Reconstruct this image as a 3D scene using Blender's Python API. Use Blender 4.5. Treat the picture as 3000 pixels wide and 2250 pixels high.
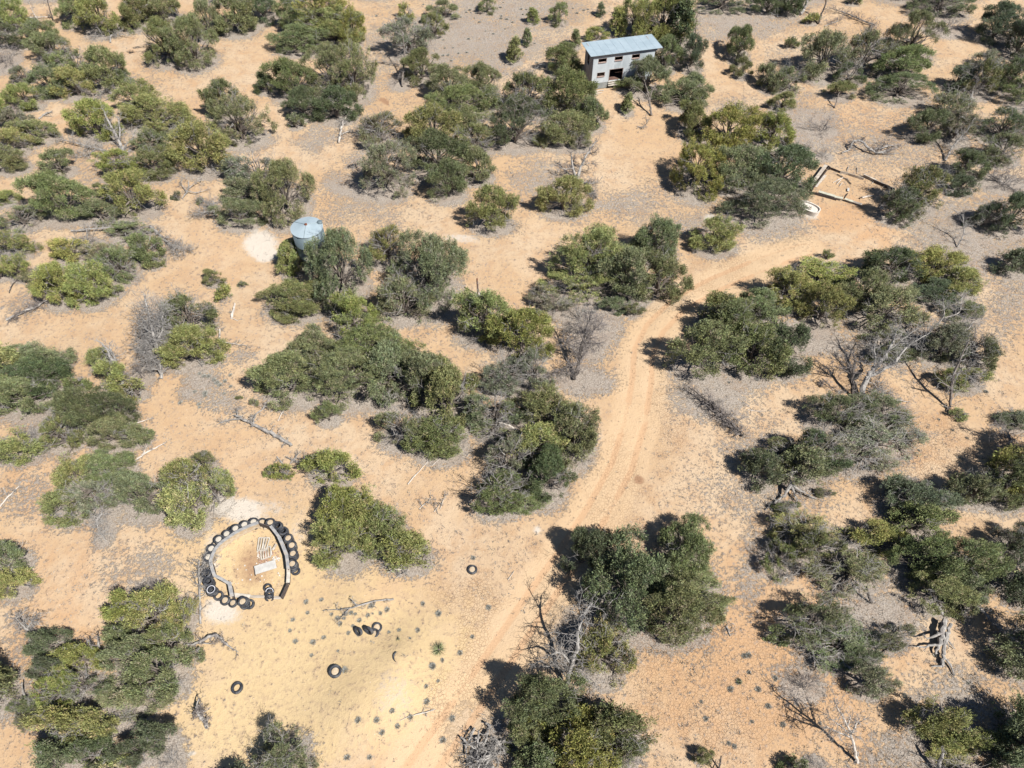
import bpy, math, random
import numpy as np
from math import sin, cos, radians, pi
for o in list(bpy.data.objects): bpy.data.objects.remove(o)
S = bpy.context.scene; COL = S.collection
random.seed(7); RNG = np.random.default_rng(11)
# ------------------------------------------------------------------ camera
DEP = radians(53.0); CH = 47.0; F = 2082.0
cd = bpy.data.cameras.new('camera'); cam = bpy.data.objects.new('camera', cd); COL.objects.link(cam)
cam.location = (0, 0, CH); cam.rotation_euler = (pi/2-DEP, 0, 0)
cd.sensor_width = 36; cd.lens = 36*F/3000; cd.clip_start = .5; cd.clip_end = 3000
S.camera = cam
# ------------------------------------------------------------------ light
SUN_EL = radians(52); SUN_XY = (0.78, -0.62)
W = bpy.data.worlds.new('World'); S.world = W; W.use_nodes = True
wn = W.node_tree.nodes; wl = W.node_tree.links
sky = wn.new('ShaderNodeTexSky'); sky.sky_type = 'NISHITA'; sky.sun_disc = False
sky.sun_elevation = SUN_EL; sky.sun_rotation = math.atan2(SUN_XY[0], SUN_XY[1])
sky.altitude = 2000; sky.air_density = 1.0; sky.dust_density = .4
bg = wn['Background']; bg.inputs[1].default_value = .055
wl.new(sky.outputs[0], bg.inputs[0])
sl = bpy.data.lights.new('sun', 'SUN'); sl.energy = 4.8; sl.angle = radians(.53); sl.color = (1, .955, .88)
sun = bpy.data.objects.new('sun', sl); COL.objects.link(sun)
from mathutils import Vector, Matrix
sv = Vector((SUN_XY[0]*cos(SUN_EL), SUN_XY[1]*cos(SUN_EL), sin(SUN_EL)))
sun.rotation_euler = sv.to_track_quat('Z', 'Y').to_euler(); sun.location = (30, -20, 80)
S.view_settings.view_transform = 'Standard'; S.view_settings.look = 'None'
S.view_settings.gamma = 1; S.view_settings.use_curve_mapping = False
S.view_settings.exposure = .76
S.cycles.max_bounces = 5; S.cycles.diffuse_bounces = 1; S.cycles.glossy_bounces = 2
S.cycles.transmission_bounces = 3; S.cycles.transparent_max_bounces = 4
# ------------------------------------------------------------------ terrain maths
sD, cD = sin(DEP), cos(DEP)
def ray(u, v):
    a = (u-1500)/F; b = (1125-v)/F
    return np.array([a, cD+b*sD, -sD+b*cD])
def flat(u, v, z=0.0):
    D = ray(u, v); t = (z-CH)/D[2]; return np.array([D[0]*t, D[1]*t, z])
def project(x, y, z):
    zz = z-CH; Z = y*cD-zz*sD; U = y*sD+zz*cD
    return 1500+F*x/Z, 1125-F*U/Z, Z
def h2(ix, iy, s=0):
    n = (ix.astype(np.int64)*374761393+iy.astype(np.int64)*668265263+s*974711) & 0xffffffff
    n = ((n ^ (n >> 13))*1274126177) & 0xffffffff
    return ((n ^ (n >> 16)) & 0xffff)/65535.0
def vnoise(x, y, s=0):
    x = np.asarray(x, float); y = np.asarray(y, float)
    ix = np.floor(x).astype(np.int64); iy = np.floor(y).astype(np.int64)
    fx = x-ix; fy = y-iy; fx = fx*fx*(3-2*fx); fy = fy*fy*(3-2*fy)
    a = h2(ix, iy, s); b = h2(ix+1, iy, s); c = h2(ix, iy+1, s); d = h2(ix+1, iy+1, s)
    return (a*(1-fx)+b*fx)*(1-fy)+(c*(1-fx)+d*fx)*fy
MOUNDS = [(flat(1120, 2010), 5.5, .75), (flat(1060, 2100), 4.5, .5), (flat(1000, 2000), 3, -.2), (flat(1150, 1820), 2.6, -.25),
          (flat(1050, 1765), 3.0, .25), (flat(640, 1560), 2.5, .15), (flat(1330, 2010), 2.2, .12), (flat(1180, 1930), 1.5, .2)]
def height(x, y):
    x = np.asarray(x, float); y = np.asarray(y, float)
    z = .5*(vnoise(x/17, y/17, 1)-.5)+.16*(vnoise(x/5, y/5, 2)-.5)+.05*(vnoise(x/1.7, y/1.7, 3)-.5)
    for (c, r, h) in MOUNDS:
        z = z+h*np.exp(-((x-c[0])**2+(y-c[1])**2)/(r*r*.6))
    return z
def at(u, v, dz=0.0):
    """the point dz above the ground that the photograph shows at pixel u, v"""
    z = 0.0
    for _ in range(8):
        p = flat(u, v, z+dz); z = float(height(p[0], p[1]))
    return Vector((p[0], p[1], z+dz))
TS = 1000/2212.
TILE = dict(A=(0, 0), B=(1000, 0), C=(2000, 0), D=(0, 750), E=(1000, 750), F=(2000, 750), G=(0, 1500), H=(1000, 1500), I=(2000, 1500))
def tp(t, x, y):
    o = TILE[t]; return o[0]+x*TS, o[1]+y*TS
# ------------------------------------------------------------------ materials
def newmat(name, rough=.9, spec=.2):
    m = bpy.data.materials.new(name); m.use_nodes = True
    b = m.node_tree.nodes['Principled BSDF']; b.inputs['Roughness'].default_value = rough
    b.inputs['Specular IOR Level'].default_value = spec
    return m, m.node_tree.nodes, m.node_tree.links, b
def N(n, t, **k):
    x = n.new('ShaderNode'+t)
    for a, v in k.items():
        if a in ('operation', 'blend_type', 'data_type', 'feature', 'attribute_name', 'interpolation_type', 'noise_dimensions', 'voronoi_dimensions', 'clamp'): setattr(x, a, v)
    return x
def noise(n, l, vec, scale, detail=4, rough=.55, dist=0):
    x = n.new('ShaderNodeTexNoise'); x.inputs['Scale'].default_value = scale; x.inputs['Detail'].default_value = detail
    x.inputs['Roughness'].default_value = rough; x.inputs['Distortion'].default_value = dist
    l.new(vec, x.inputs['Vector']); return x.outputs['Fac']
def math_(n, l, op, a, b=None, c=None, clamp=False):
    x = n.new('ShaderNodeMath'); x.operation = op; x.use_clamp = clamp
    for i, v in enumerate((a, b, c)):
        if v is None: continue
        if hasattr(v, 'links') or hasattr(v, 'is_linked'): l.new(v, x.inputs[i])
        else: x.inputs[i].default_value = v
    return x.outputs[0]
def sstep(n, l, v, lo, hi, a=0., b=1.):
    x = n.new('ShaderNodeMapRange'); x.interpolation_type = 'SMOOTHSTEP'
    l.new(v, x.inputs[0]); x.inputs[1].default_value = lo; x.inputs[2].default_value = hi
    x.inputs[3].default_value = a; x.inputs[4].default_value = b; return x.outputs[0]
def mix(n, l, fac, a, b, bt='MIX'):
    x = n.new('ShaderNodeMix'); x.data_type = 'RGBA'; x.blend_type = bt
    if isinstance(fac, float): x.inputs[0].default_value = fac
    else: l.new(fac, x.inputs[0])
    for i, v in ((6, a), (7, b)):
        if isinstance(v, tuple): x.inputs[i].default_value = (*v, 1)
        else: l.new(v, x.inputs[i])
    return x.outputs[2]
def bump(n, l, b, h, strength, dist):
    x = n.new('ShaderNodeBump'); x.inputs['Strength'].default_value = strength; x.inputs['Distance'].default_value = dist
    l.new(h, x.inputs['Height']); l.new(x.outputs[0], b.inputs['Normal'])
def surf_mat(name, c1, c2, scale=3., rough=.85, spec=.2, bscale=25., bdist=.01, stretch=(1, 1, 1), c3=None):
    m, n, l, b = newmat(name, rough, spec)
    tc = n.new('ShaderNodeTexCoord'); mp = n.new('ShaderNodeMapping'); mp.inputs['Scale'].default_value = stretch
    l.new(tc.outputs['Object'], mp.inputs[0]); v = mp.outputs[0]
    f = sstep(n, l, noise(n, l, v, scale, 5, .65), .35, .65)
    c = mix(n, l, f, c1, c2)
    if c3: c = mix(n, l, sstep(n, l, noise(n, l, v, scale*.4, 4, .6), .55, .68), c, c3)
    l.new(c, b.inputs['Base Color'])
    bump(n, l, b, noise(n, l, v, bscale, 3), .6, bdist)
    return m
def leaf_mat(name, base, rough=.75):
    m, n, l, b = newmat(name, rough, .15)
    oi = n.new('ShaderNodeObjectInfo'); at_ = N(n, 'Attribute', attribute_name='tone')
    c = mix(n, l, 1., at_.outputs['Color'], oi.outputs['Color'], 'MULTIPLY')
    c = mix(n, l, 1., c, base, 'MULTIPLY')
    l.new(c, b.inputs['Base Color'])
    tr = n.new('ShaderNodeBsdfTranslucent'); l.new(c, tr.inputs[0])
    ms = n.new('ShaderNodeMixShader'); ms.inputs[0].default_value = .14
    l.new(b.outputs[0], ms.inputs[1]); l.new(tr.outputs[0], ms.inputs[2])
    l.new(ms.outputs[0], n['Material Output'].inputs[0]); return m
M = {}
M['leaf'] = leaf_mat('needle_foliage', (1, 1, 1))
M['bark'] = surf_mat('juniper_bark', (.12, .10, .088), (.20, .175, .155), 6, bscale=30, stretch=(1, 1, .3))
M['twig'] = surf_mat('grey_twigs', (.19, .178, .17), (.31, .295, .28), 5)
M['darktwig'] = surf_mat('bare_shrub_stems', (.13, .115, .11), (.24, .215, .205), 5)
M['silver'] = surf_mat('weathered_silver_wood', (.20, .19, .18), (.36, .34, .32), 4, bscale=18, bdist=.03, c3=(.22, .2, .19))
M['pale'] = surf_mat('bleached_wood', (.38, .345, .31), (.55, .50, .45), 4, bscale=18, bdist=.02)
M['char'] = surf_mat('dark_dead_wood', (.05, .042, .038), (.13, .115, .105), 4, bscale=18, bdist=.03)
M['rubber'] = surf_mat('weathered_tire_rubber', (.018, .02, .026), (.055, .06, .072), 5, rough=.6, spec=.35, bscale=40, c3=(.13, .125, .12))
M['whitewall'] = surf_mat('whitewall_band', (.45, .45, .5), (.6, .6, .62), 8)
M['fill'] = surf_mat('packed_fill_soil', (.38, .29, .19), (.48, .41, .32), 3, bscale=20, bdist=.03)
M['rawfill'] = surf_mat('pale_fill_soil', (.40, .365, .31), (.50, .46, .40), 3, bscale=20, bdist=.03)
M['board'] = surf_mat('grey_weathered_plywood', (.21, .21, .215), (.33, .325, .32), 2.5, bscale=14, bdist=.01, c3=(.33, .29, .25))
M['plank'] = surf_mat('weathered_planks', (.30, .26, .22), (.46, .41, .35), 3, bscale=14, stretch=(.3, 1, 1), c3=(.55, .5, .43))
M['paleplank'] = surf_mat('bleached_planks', (.38, .345, .30), (.52, .48, .42), 3, bscale=14)
M['darkboard'] = surf_mat('dark_board', (.05, .04, .04), (.10, .085, .08), 3)
M['greenplank'] = surf_mat('lichened_planks', (.33, .33, .27), (.45, .44, .36), 3, bscale=14)
M['sheet'] = surf_mat('white_sheet', (.36, .35, .335), (.46, .45, .43), 2)
M['brick'] = surf_mat('reddish_rubble', (.30, .17, .12), (.42, .29, .22), 10)
M['concrete'] = surf_mat('pale_concrete', (.50, .46, .41), (.62, .58, .53), 5, bscale=30)
M['rust'] = surf_mat('rusted_steel', (.10, .035, .02), (.18, .07, .045), 8, rough=.8, bscale=50)
M['dust'] = surf_mat('dusty_basin_floor', (.50, .45, .41), (.60, .56, .51), 4)
M['grass'] = surf_mat('dry_grass_blades', (.17, .155, .14), (.32, .30, .275), 2)
M['sage'] = surf_mat('sage_leaves', (.27, .27, .24), (.40, .395, .36), 3)
M['yucca'] = surf_mat('yucca_leaves', (.20, .24, .12), (.40, .42, .24), 3)
M['yuccacore'] = surf_mat('dead_yucca_leaves', (.16, .12, .12), (.24, .19, .17), 6)
M['pebble'] = surf_mat('pebbles', (.42, .34, .27), (.62, .55, .47), .7)
# steel of the tank: galvanised, soft reflections of the sky
def steel(name, c1, c2, rough, metal, sc):
    m = surf_mat(name, c1, c2, sc, rough=rough, spec=.5, bscale=3, bdist=.0006)
    m.node_tree.nodes['Principled BSDF'].inputs['Metallic'].default_value = metal; return m
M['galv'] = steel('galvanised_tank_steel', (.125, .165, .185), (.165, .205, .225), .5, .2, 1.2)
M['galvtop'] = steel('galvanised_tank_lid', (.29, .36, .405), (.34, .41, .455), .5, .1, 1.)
M['roof'] = steel('blue_grey_metal_roof', (.30, .375, .425), (.35, .425, .475), .5, .1, .8)
M['stucco'] = surf_mat('grey_washed_wall', (.40, .44, .47), (.47, .51, .54), 1.3, rough=.9, bscale=12, bdist=.002, stretch=(1, 1, .3), c3=(.33, .37, .395))
M['greyboard'] = surf_mat('grey_side_wall', (.27, .26, .26), (.34, .33, .33), 2)  # darker grey for end walls, back wall and fascia
M['corr'] = steel('corrugated_skirt_metal', (.34, .37, .38), (.42, .45, .46), .5, .3, 2)
M['redwood'] = surf_mat('reddish_window_timber', (.24, .17, .15), (.36, .28, .25), 6)
M['inside'] = surf_mat('dark_interior', (.10, .06, .05), (.16, .10, .08), 3)
# ------------------------------------------------------------------ mesh helpers
def mk(name, V, Q, mat, parent=None, tone=None, smooth=False, mi=None, mats=None):
    """V (n,3); Q (m,k) faces all of one size, or list of such arrays"""
    me = bpy.data.meshes.new(name)
    V = np.asarray(V, np.float32)
    Qs = Q if isinstance(Q, list) else [Q]
    Qs = [np.asarray(q, np.int32) for q in Qs if len(q)]
    loops = np.concatenate([q.ravel() for q in Qs]); tot = np.concatenate([np.full(len(q), q.shape[1], np.int32) for q in Qs])
    me.vertices.add(len(V)); me.vertices.foreach_set('co', V.ravel())
    me.loops.add(len(loops)); me.loops.foreach_set('vertex_index', loops)
    me.polygons.add(len(tot)); st = np.zeros(len(tot), np.int32); st[1:] = np.cumsum(tot)[:-1]
    me.polygons.foreach_set('loop_start', st); me.polygons.foreach_set('loop_total', tot)
    me.polygons.foreach_set('use_smooth', np.full(len(tot), bool(smooth)))
    for m in (mats or [mat]): me.materials.append(m)
    if mi is not None: me.polygons.foreach_set('material_index', np.asarray(mi, np.int32))
    me.update(calc_edges=True); me.validate()
    if tone is not None:
        a = me.attributes.new('tone', 'FLOAT_COLOR', 'POINT')
        a.data.foreach_set('color', np.c_[tone, np.ones(len(tone))].astype(np.float32).ravel())
    return me
def ob(name, me, parent=None, loc=None):
    o = bpy.data.objects.new(name, me); COL.objects.link(o)
    if parent: o.parent = parent
    if loc is not None: o.location = loc
    return o
def tag(o, label, cat=None, group=None, kind=None):
    if label: o['label'] = label
    if cat: o['category'] = cat
    if group: o['group'] = group
    if kind: o['kind'] = kind
    return o
def empty(name, loc, label, cat, group=None):
    e = bpy.data.objects.new(name, None); e.empty_display_size = .3; COL.objects.link(e); e.location = loc
    return tag(e, label, cat, group)
class MB:
    def __init__(s): s.V = []; s.Q = []; s.T = []; s.n = 0
    def add(s, V, Q=None, T=None):
        V = np.asarray(V, float).reshape(-1, 3); s.V.append(V)
        if Q is not None and len(Q): s.Q.append(np.asarray(Q)+s.n)
        if T is not None and len(T): s.T.append(np.asarray(T)+s.n)
        s.n += len(V)
    def tube(s, P, R, k=5, cap=True):
        P = np.asarray(P, float); n = len(P); R = np.broadcast_to(np.asarray(R, float), (n,))
        d = np.gradient(P, axis=0); d /= np.linalg.norm(d, axis=1)[:, None]+1e-9
        ref = np.array([.13, .31, 1.]) if abs(d[0][2]) < .8 else np.array([1., .2, .1])
        a = np.cross(d, ref); a /= np.linalg.norm(a, axis=1)[:, None]+1e-9; b = np.cross(d, a)
        t = np.arange(k)*2*pi/k
        V = P[:, None]+R[:, None, None]*(a[:, None]*np.cos(t)[None, :, None]+b[:, None]*np.sin(t)[None, :, None])
        i = np.arange(n-1)[:, None]*k; j = np.arange(k)[None]; j2 = (j+1) % k
        Q = np.stack([i+j, i+j2, i+k+j2, i+k+j], -1).reshape(-1, 4)
        T = []
        V = V.reshape(-1, 3)
        if cap:
            V = np.r_[V, [P[0], P[-1]]]; c0 = n*k; c1 = c0+1
            T = [[c0, (q+1) % k, q] for q in range(k)]+[[c1, (n-1)*k+q, (n-1)*k+(q+1) % k] for q in range(k)]
        s.add(V, Q, T)
    def box(s, c, size, R=None, taper=0):
        x, y, z = np.asarray(size)/2
        V = np.array([(-x, -y, -z), (x, -y, -z), (x, y, -z), (-x, y, -z), (-x, -y, z), (x, -y, z), (x, y, z), (-x, y, z)])
        if R is not None: V = V@np.asarray(R).T
        s.add(V+np.asarray(c), [(0, 3, 2, 1), (4, 5, 6, 7), (0, 1, 5, 4), (1, 2, 6, 5), (2, 3, 7, 6), (3, 0, 4, 7)])
    def mesh(s, name, mat, smooth=False):
        F_ = []
        if s.Q: F_.append(np.concatenate(s.Q))
        if s.T: F_.append(np.concatenate(s.T))
        return mk(name, np.concatenate(s.V), F_, mat, smooth=smooth)
def blades(P, D, L, Wd, rng, nrm=None):
    """leaf-sized diamonds growing from P along D"""
    n = len(P); r = rng.normal(size=(n, 3)) if nrm is None else nrm; s = np.cross(D, r); s /= np.linalg.norm(s, axis=1)[:, None]+1e-9
    L = np.broadcast_to(L, (n,))[:, None]; Wd = np.broadcast_to(Wd, (n,))[:, None]
    V = np.stack([P, P+D*L*.5+s*Wd, P+D*L, P+D*L*.5-s*Wd], 1).reshape(-1, 3)
    return V, np.arange(n*4).reshape(n, 4)
def unit(v): return v/(np.linalg.norm(v, axis=-1, keepdims=True)+1e-9)
def rotz(a): return np.array([[cos(a), -sin(a), 0], [sin(a), cos(a), 0], [0, 0, 1]])
# ------------------------------------------------------------------ twig growth
def grow(mb, p, d, L, r, depth, rng, k=4, wig=.25, up=.0, nchild=4, spread=.9, minr=.004, seg=None, ends=None):
    n = seg or (5 if depth > 1 else 3 if depth else 2); P = [np.array(p, float)]; dd = unit(np.array(d, float))
    for i in range(n):
        dd = unit(dd+rng.normal(size=3)*wig+np.array([0, 0, up])); P.append(P[-1]+dd*L/n)
    P = np.array(P); R = np.linspace(r, max(r*.35, minr), n+1)
    mb.tube(P, R, k if depth > 1 else 3, cap=depth > 1)
    if ends is not None and depth <= 1: ends.append((P[-1], dd))
    if depth > 0:
        for c in range(nchild):
            t = rng.uniform(.25, 1.0); i = min(int(t*n), n-1); q = P[i]+(P[i+1]-P[i])*(t*n-i)
            cd_ = unit(unit(P[i+1]-P[i])*(1-.45*spread)+unit(rng.normal(size=3))*spread)
            grow(mb, q, cd_, L*rng.uniform(.4, .65), max(R[i]*.55, minr), depth-1, rng, k, wig, up, nchild, spread, minr, None, ends)
# ------------------------------------------------------------------ tree prototypes, in a unit box: radius 1, height 2
def proto(seed, R, c, kind, nl, nt, nb, bl, bw):
    """R: radius in metres that the leaves are sized for, c: half height / radius; returns trunk, crown, dead-branch meshes"""
    g = np.random.default_rng(seed); sc = 1/R; scz = 1/(R*c)
    # lobes
    if kind == 'upright':
        zc = np.linspace(.35, 1.65, nl)+g.normal(size=nl)*.05; rad = .62*(1-.42*np.linspace(0, 1, nl))
        ang = np.arange(nl)*2.4; LC = np.c_[np.cos(ang)*.3*(1-zc/2.2), np.sin(ang)*.3*(1-zc/2.2), zc]; LR = rad
        LRz = LR*.55
    else:
        ang = np.arange(nl)*2.39996+g.normal(size=nl)*.35; zz = (np.arange(nl)+.5)/nl
        zz = g.permutation(zz)
        zc = .12+1.42*zz; rr = np.sqrt(np.clip(1-((zc-.6)/1.22)**2, .05, 1))*.70*(.62+.6*g.random(nl))
        rr[zz > .85] *= .4
        LC = np.c_[np.cos(ang)*rr, np.sin(ang)*rr, zc]; LR = g.uniform(.20, .42, nl)*(1.2 if nl < 10 else 1.0)
        if nl > 10: LC[:3] = [(.05, .1, 1.25), (-.3, -.1, .95), (.3, -.15, .9)]; LR[:3] = [.48, .42, .42]
        LRz = LR*g.uniform(.62, .95, nl)*(.75 if kind == 'pinyon' else 1)
    cen = np.array([0, 0, .7])
    # tufts on the lobes
    w = LR**2; w /= w.sum(); li = g.choice(nl, nt, p=w)
    d = unit(g.normal(size=(nt, 3))); out = unit(LC[li]-cen); out[:, 2] += .25
    d = unit(d+out*.75); d[:, 2] = np.where(d[:, 2] < -.6, -d[:, 2]*.3, d[:, 2])
    rr = g.uniform(.5, 1.0, nt)**.6
    T = LC[li]+d*rr[:, None]*np.c_[LR[li], LR[li], LRz[li]]
    # break the outline: drop tufts where a coarse noise is low
    nz = vnoise(T[:, 0]*3+seed, T[:, 1]*3+T[:, 2]*2.1, seed)
    thr = {'sparse': .39, 'pinyon': .34, 'juniper': .32, 'upright': .12}[kind]
    nz2 = vnoise(T[:, 0]*R*2.1+seed*3, T[:, 1]*R*2.1+T[:, 2]*R*1.7, seed+5); keep = (nz > thr) & (nz2 > .30) & (T[:, 2] > .03); T = T[keep]; d = d[keep]; li = li[keep]; nt = len(T)
    # blades
    tr, tl_ = {'juniper': (.072, .50), 'pinyon': (.085, .36), 'sparse': (.068, .42), 'upright': (.06, .34)}[kind]
    q_ = min(1, R/1.6+.3); tr *= q_; tl_ *= q_
    ti = np.repeat(np.arange(nt), nb); n = len(ti); sz = g.uniform(.6, 1.35, nt)[ti, None]
    ax = unit(unit(d*[1, 1, 1/c])*1.0+[0, 0, .8]+g.normal(size=(nt, 3))*.35)[ti]
    tt_ = g.random(n)[:, None]; rad = g.normal(size=(n, 3)); rad = rad-ax*(rad*ax).sum(1, keepdims=True)
    P = T[ti]*[R, R, R*c]+ax*(tt_-.35)*tl_*sz+rad*tr*sz*(1.15-.75*tt_)
    ur = unit(rad); bd = unit(ur*.6+ax*.75+g.normal(size=(n, 3))*.5)
    nr = unit(ur*.8+ax*.45+g.normal(size=(n, 3))*.38)
    L = bl*g.uniform(.6, 1.3, n); Wd = bw*g.uniform(.7, 1.3, n)
    L = L*1.1; Wd = Wd*.72; V, Q = blades(P, bd, L, Wd, g, nr)
    V = V*[sc, sc, scz]
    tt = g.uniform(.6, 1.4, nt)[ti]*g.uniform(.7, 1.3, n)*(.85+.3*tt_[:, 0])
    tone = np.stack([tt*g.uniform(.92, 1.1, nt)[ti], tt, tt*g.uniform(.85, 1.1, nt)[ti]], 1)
    if kind != 'upright':                                       # a few dead, grey-brown sprigs
        dm = g.random(nt)[ti] < (.10 if kind == 'sparse' else .06); tone[dm] = [1.9, 1.5, 2.0]
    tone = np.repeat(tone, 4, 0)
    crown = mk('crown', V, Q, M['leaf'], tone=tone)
    # wood
    mb = MB(); sR = [sc, sc, scz]
    def tub(P, r0, r1, k):
        P = np.asarray(P)*[R, R, R*c]; mb.tube(P, np.linspace(r0, r1, len(P)), k, cap=False)
    tr0 = .07+.045*R; tk = g.normal(size=3)*.05
    if kind == 'upright': tub([(0, 0, 0), (.02, 0, .8), (0, .02, 1.8)], tr0, .02, 5)
    for i in range(nl):
        a = np.array([0, 0, .0]); z0 = .08+.25*g.random() if kind != 'upright' else LC[i][2]*.7
        p0 = np.array([0, 0, z0]); p3 = LC[i]; m1 = p0+(p3-p0)*.35+[0, 0, .1]+g.normal(size=3)*.05; m2 = p0+(p3-p0)*.7+g.normal(size=3)*.05
        tub([a, p0, m1, m2, p3] if kind != 'upright' else [p0, m2, p3], tr0*(.55 if i else .9), .02, 5)
    trunk_only = mb; tb = MB()
    def tw(mbx, p, q, r0, r1):
        P = np.array([p, (p+q)/2+g.normal(size=3)*.04, q])*[R, R, R*c]; mbx.tube(P, [r0, (r0+r1)/2, r1], 3, cap=False)
    sel = g.choice(nt, min(nt, {'juniper': 130, 'pinyon': 120, 'sparse': 260, 'upright': 40}[kind]), replace=False)
    for i in sel: tw(mb, LC[li[i]], T[i], .022, .008)
    tv = np.concatenate(mb.V)*sR; mb.V = [tv]; trunk = mb.mesh('trunk', M['bark'])
    dead = None
    nd = {'juniper': 12, 'pinyon': 6, 'sparse': 24, 'upright': 0}[kind]
    if nd:
        db = MB()
        for i in range(nd):
            lo = g.random() < (.5 if kind != 'sparse' else .35)
            dr = unit(g.normal(size=3)+[0, 0, -.2 if lo else .7])
            if dr[2] < -.2: dr[2] = -.1
            p = np.array([0, 0, .3 if lo else .8])*[R, R, R*c]+dr*R*.35
            grow(db, p, dr*[1, 1, .7], R*g.uniform(.45, .8)*(1 if kind == 'sparse' else .8), .028, 2, g, 4, .22, .03, 4, .75, .007)
        dv = np.concatenate(db.V); dv[:, 2] = np.abs(dv[:, 2]); db.V = [dv*sR]; dead = db.mesh('dead_branches', M['twig'])
    return trunk, crown, dead
def bush_proto(seed, R, c, mat, nst, depth=2):
    g = np.random.default_rng(seed); mb = MB()
    for i in range(nst):
        a = g.uniform(0, 2*pi); t = g.uniform(.15, 1.15)
        d = np.array([cos(a)*sin(t), sin(a)*sin(t), cos(t)*c*1.2])
        grow(mb, g.normal(size=3)*[.12, .12, 0]*R, d, R*g.uniform(.75, 1.15), .028, depth, g, 3, .16, .05, 5, .6, .008)
    V = np.concatenate(mb.V); V[:, 2] = np.abs(V[:, 2]); mb.V = [V*[1/R, 1/R, 1/(R*c)]]
    return mb.mesh('stems', mat)
PR = {}
def P_(k, *a): PR.setdefault(k, []).append(a)
for i in range(3): P_('jX', 101+i, 3.1, .75, 'juniper', 32, 2300, 29, .125, .026)
for i in range(3): P_('jL', 111+i, 2.0, .8, 'juniper', 21, 1250, 29, .12, .025)
for i in range(3): P_('jM', 121+i, 1.25, .85, 'juniper', 14, 600, 29, .11, .024)
for i in range(2): P_('jS', 131+i, .6, .85, 'juniper', 8, 130, 24, .095, .025)
for i in range(3): P_('pX', 141+i, 3.1, .75, 'pinyon', 32, 2400, 29, .11, .024)
for i in range(3): P_('pL', 151+i, 2.0, .85, 'pinyon', 21, 1350, 29, .105, .023)
for i in range(2): P_('pM', 161+i, 1.25, .9, 'pinyon', 14, 640, 29, .10, .022)
for i in range(2): P_('sX', 171+i, 3.0, .75, 'sparse', 28, 1900, 29, .12, .025)
for i in range(3): P_('sL', 176+i, 1.9, .8, 'sparse', 19, 1050, 29, .115, .024)
for i in range(2): P_('uM', 181+i, .9, 1.6, 'upright', 11, 320, 24, .10, .027)
MESH = {k: [proto(*a) for a in v] for k, v in PR.items()}
BUSH = [bush_proto(201+i, 1.6, .8, M['darktwig'], 11) for i in range(2)]+[bush_proto(205+i, 1.6, .6, M['twig'], 9) for i in range(2)]
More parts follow.
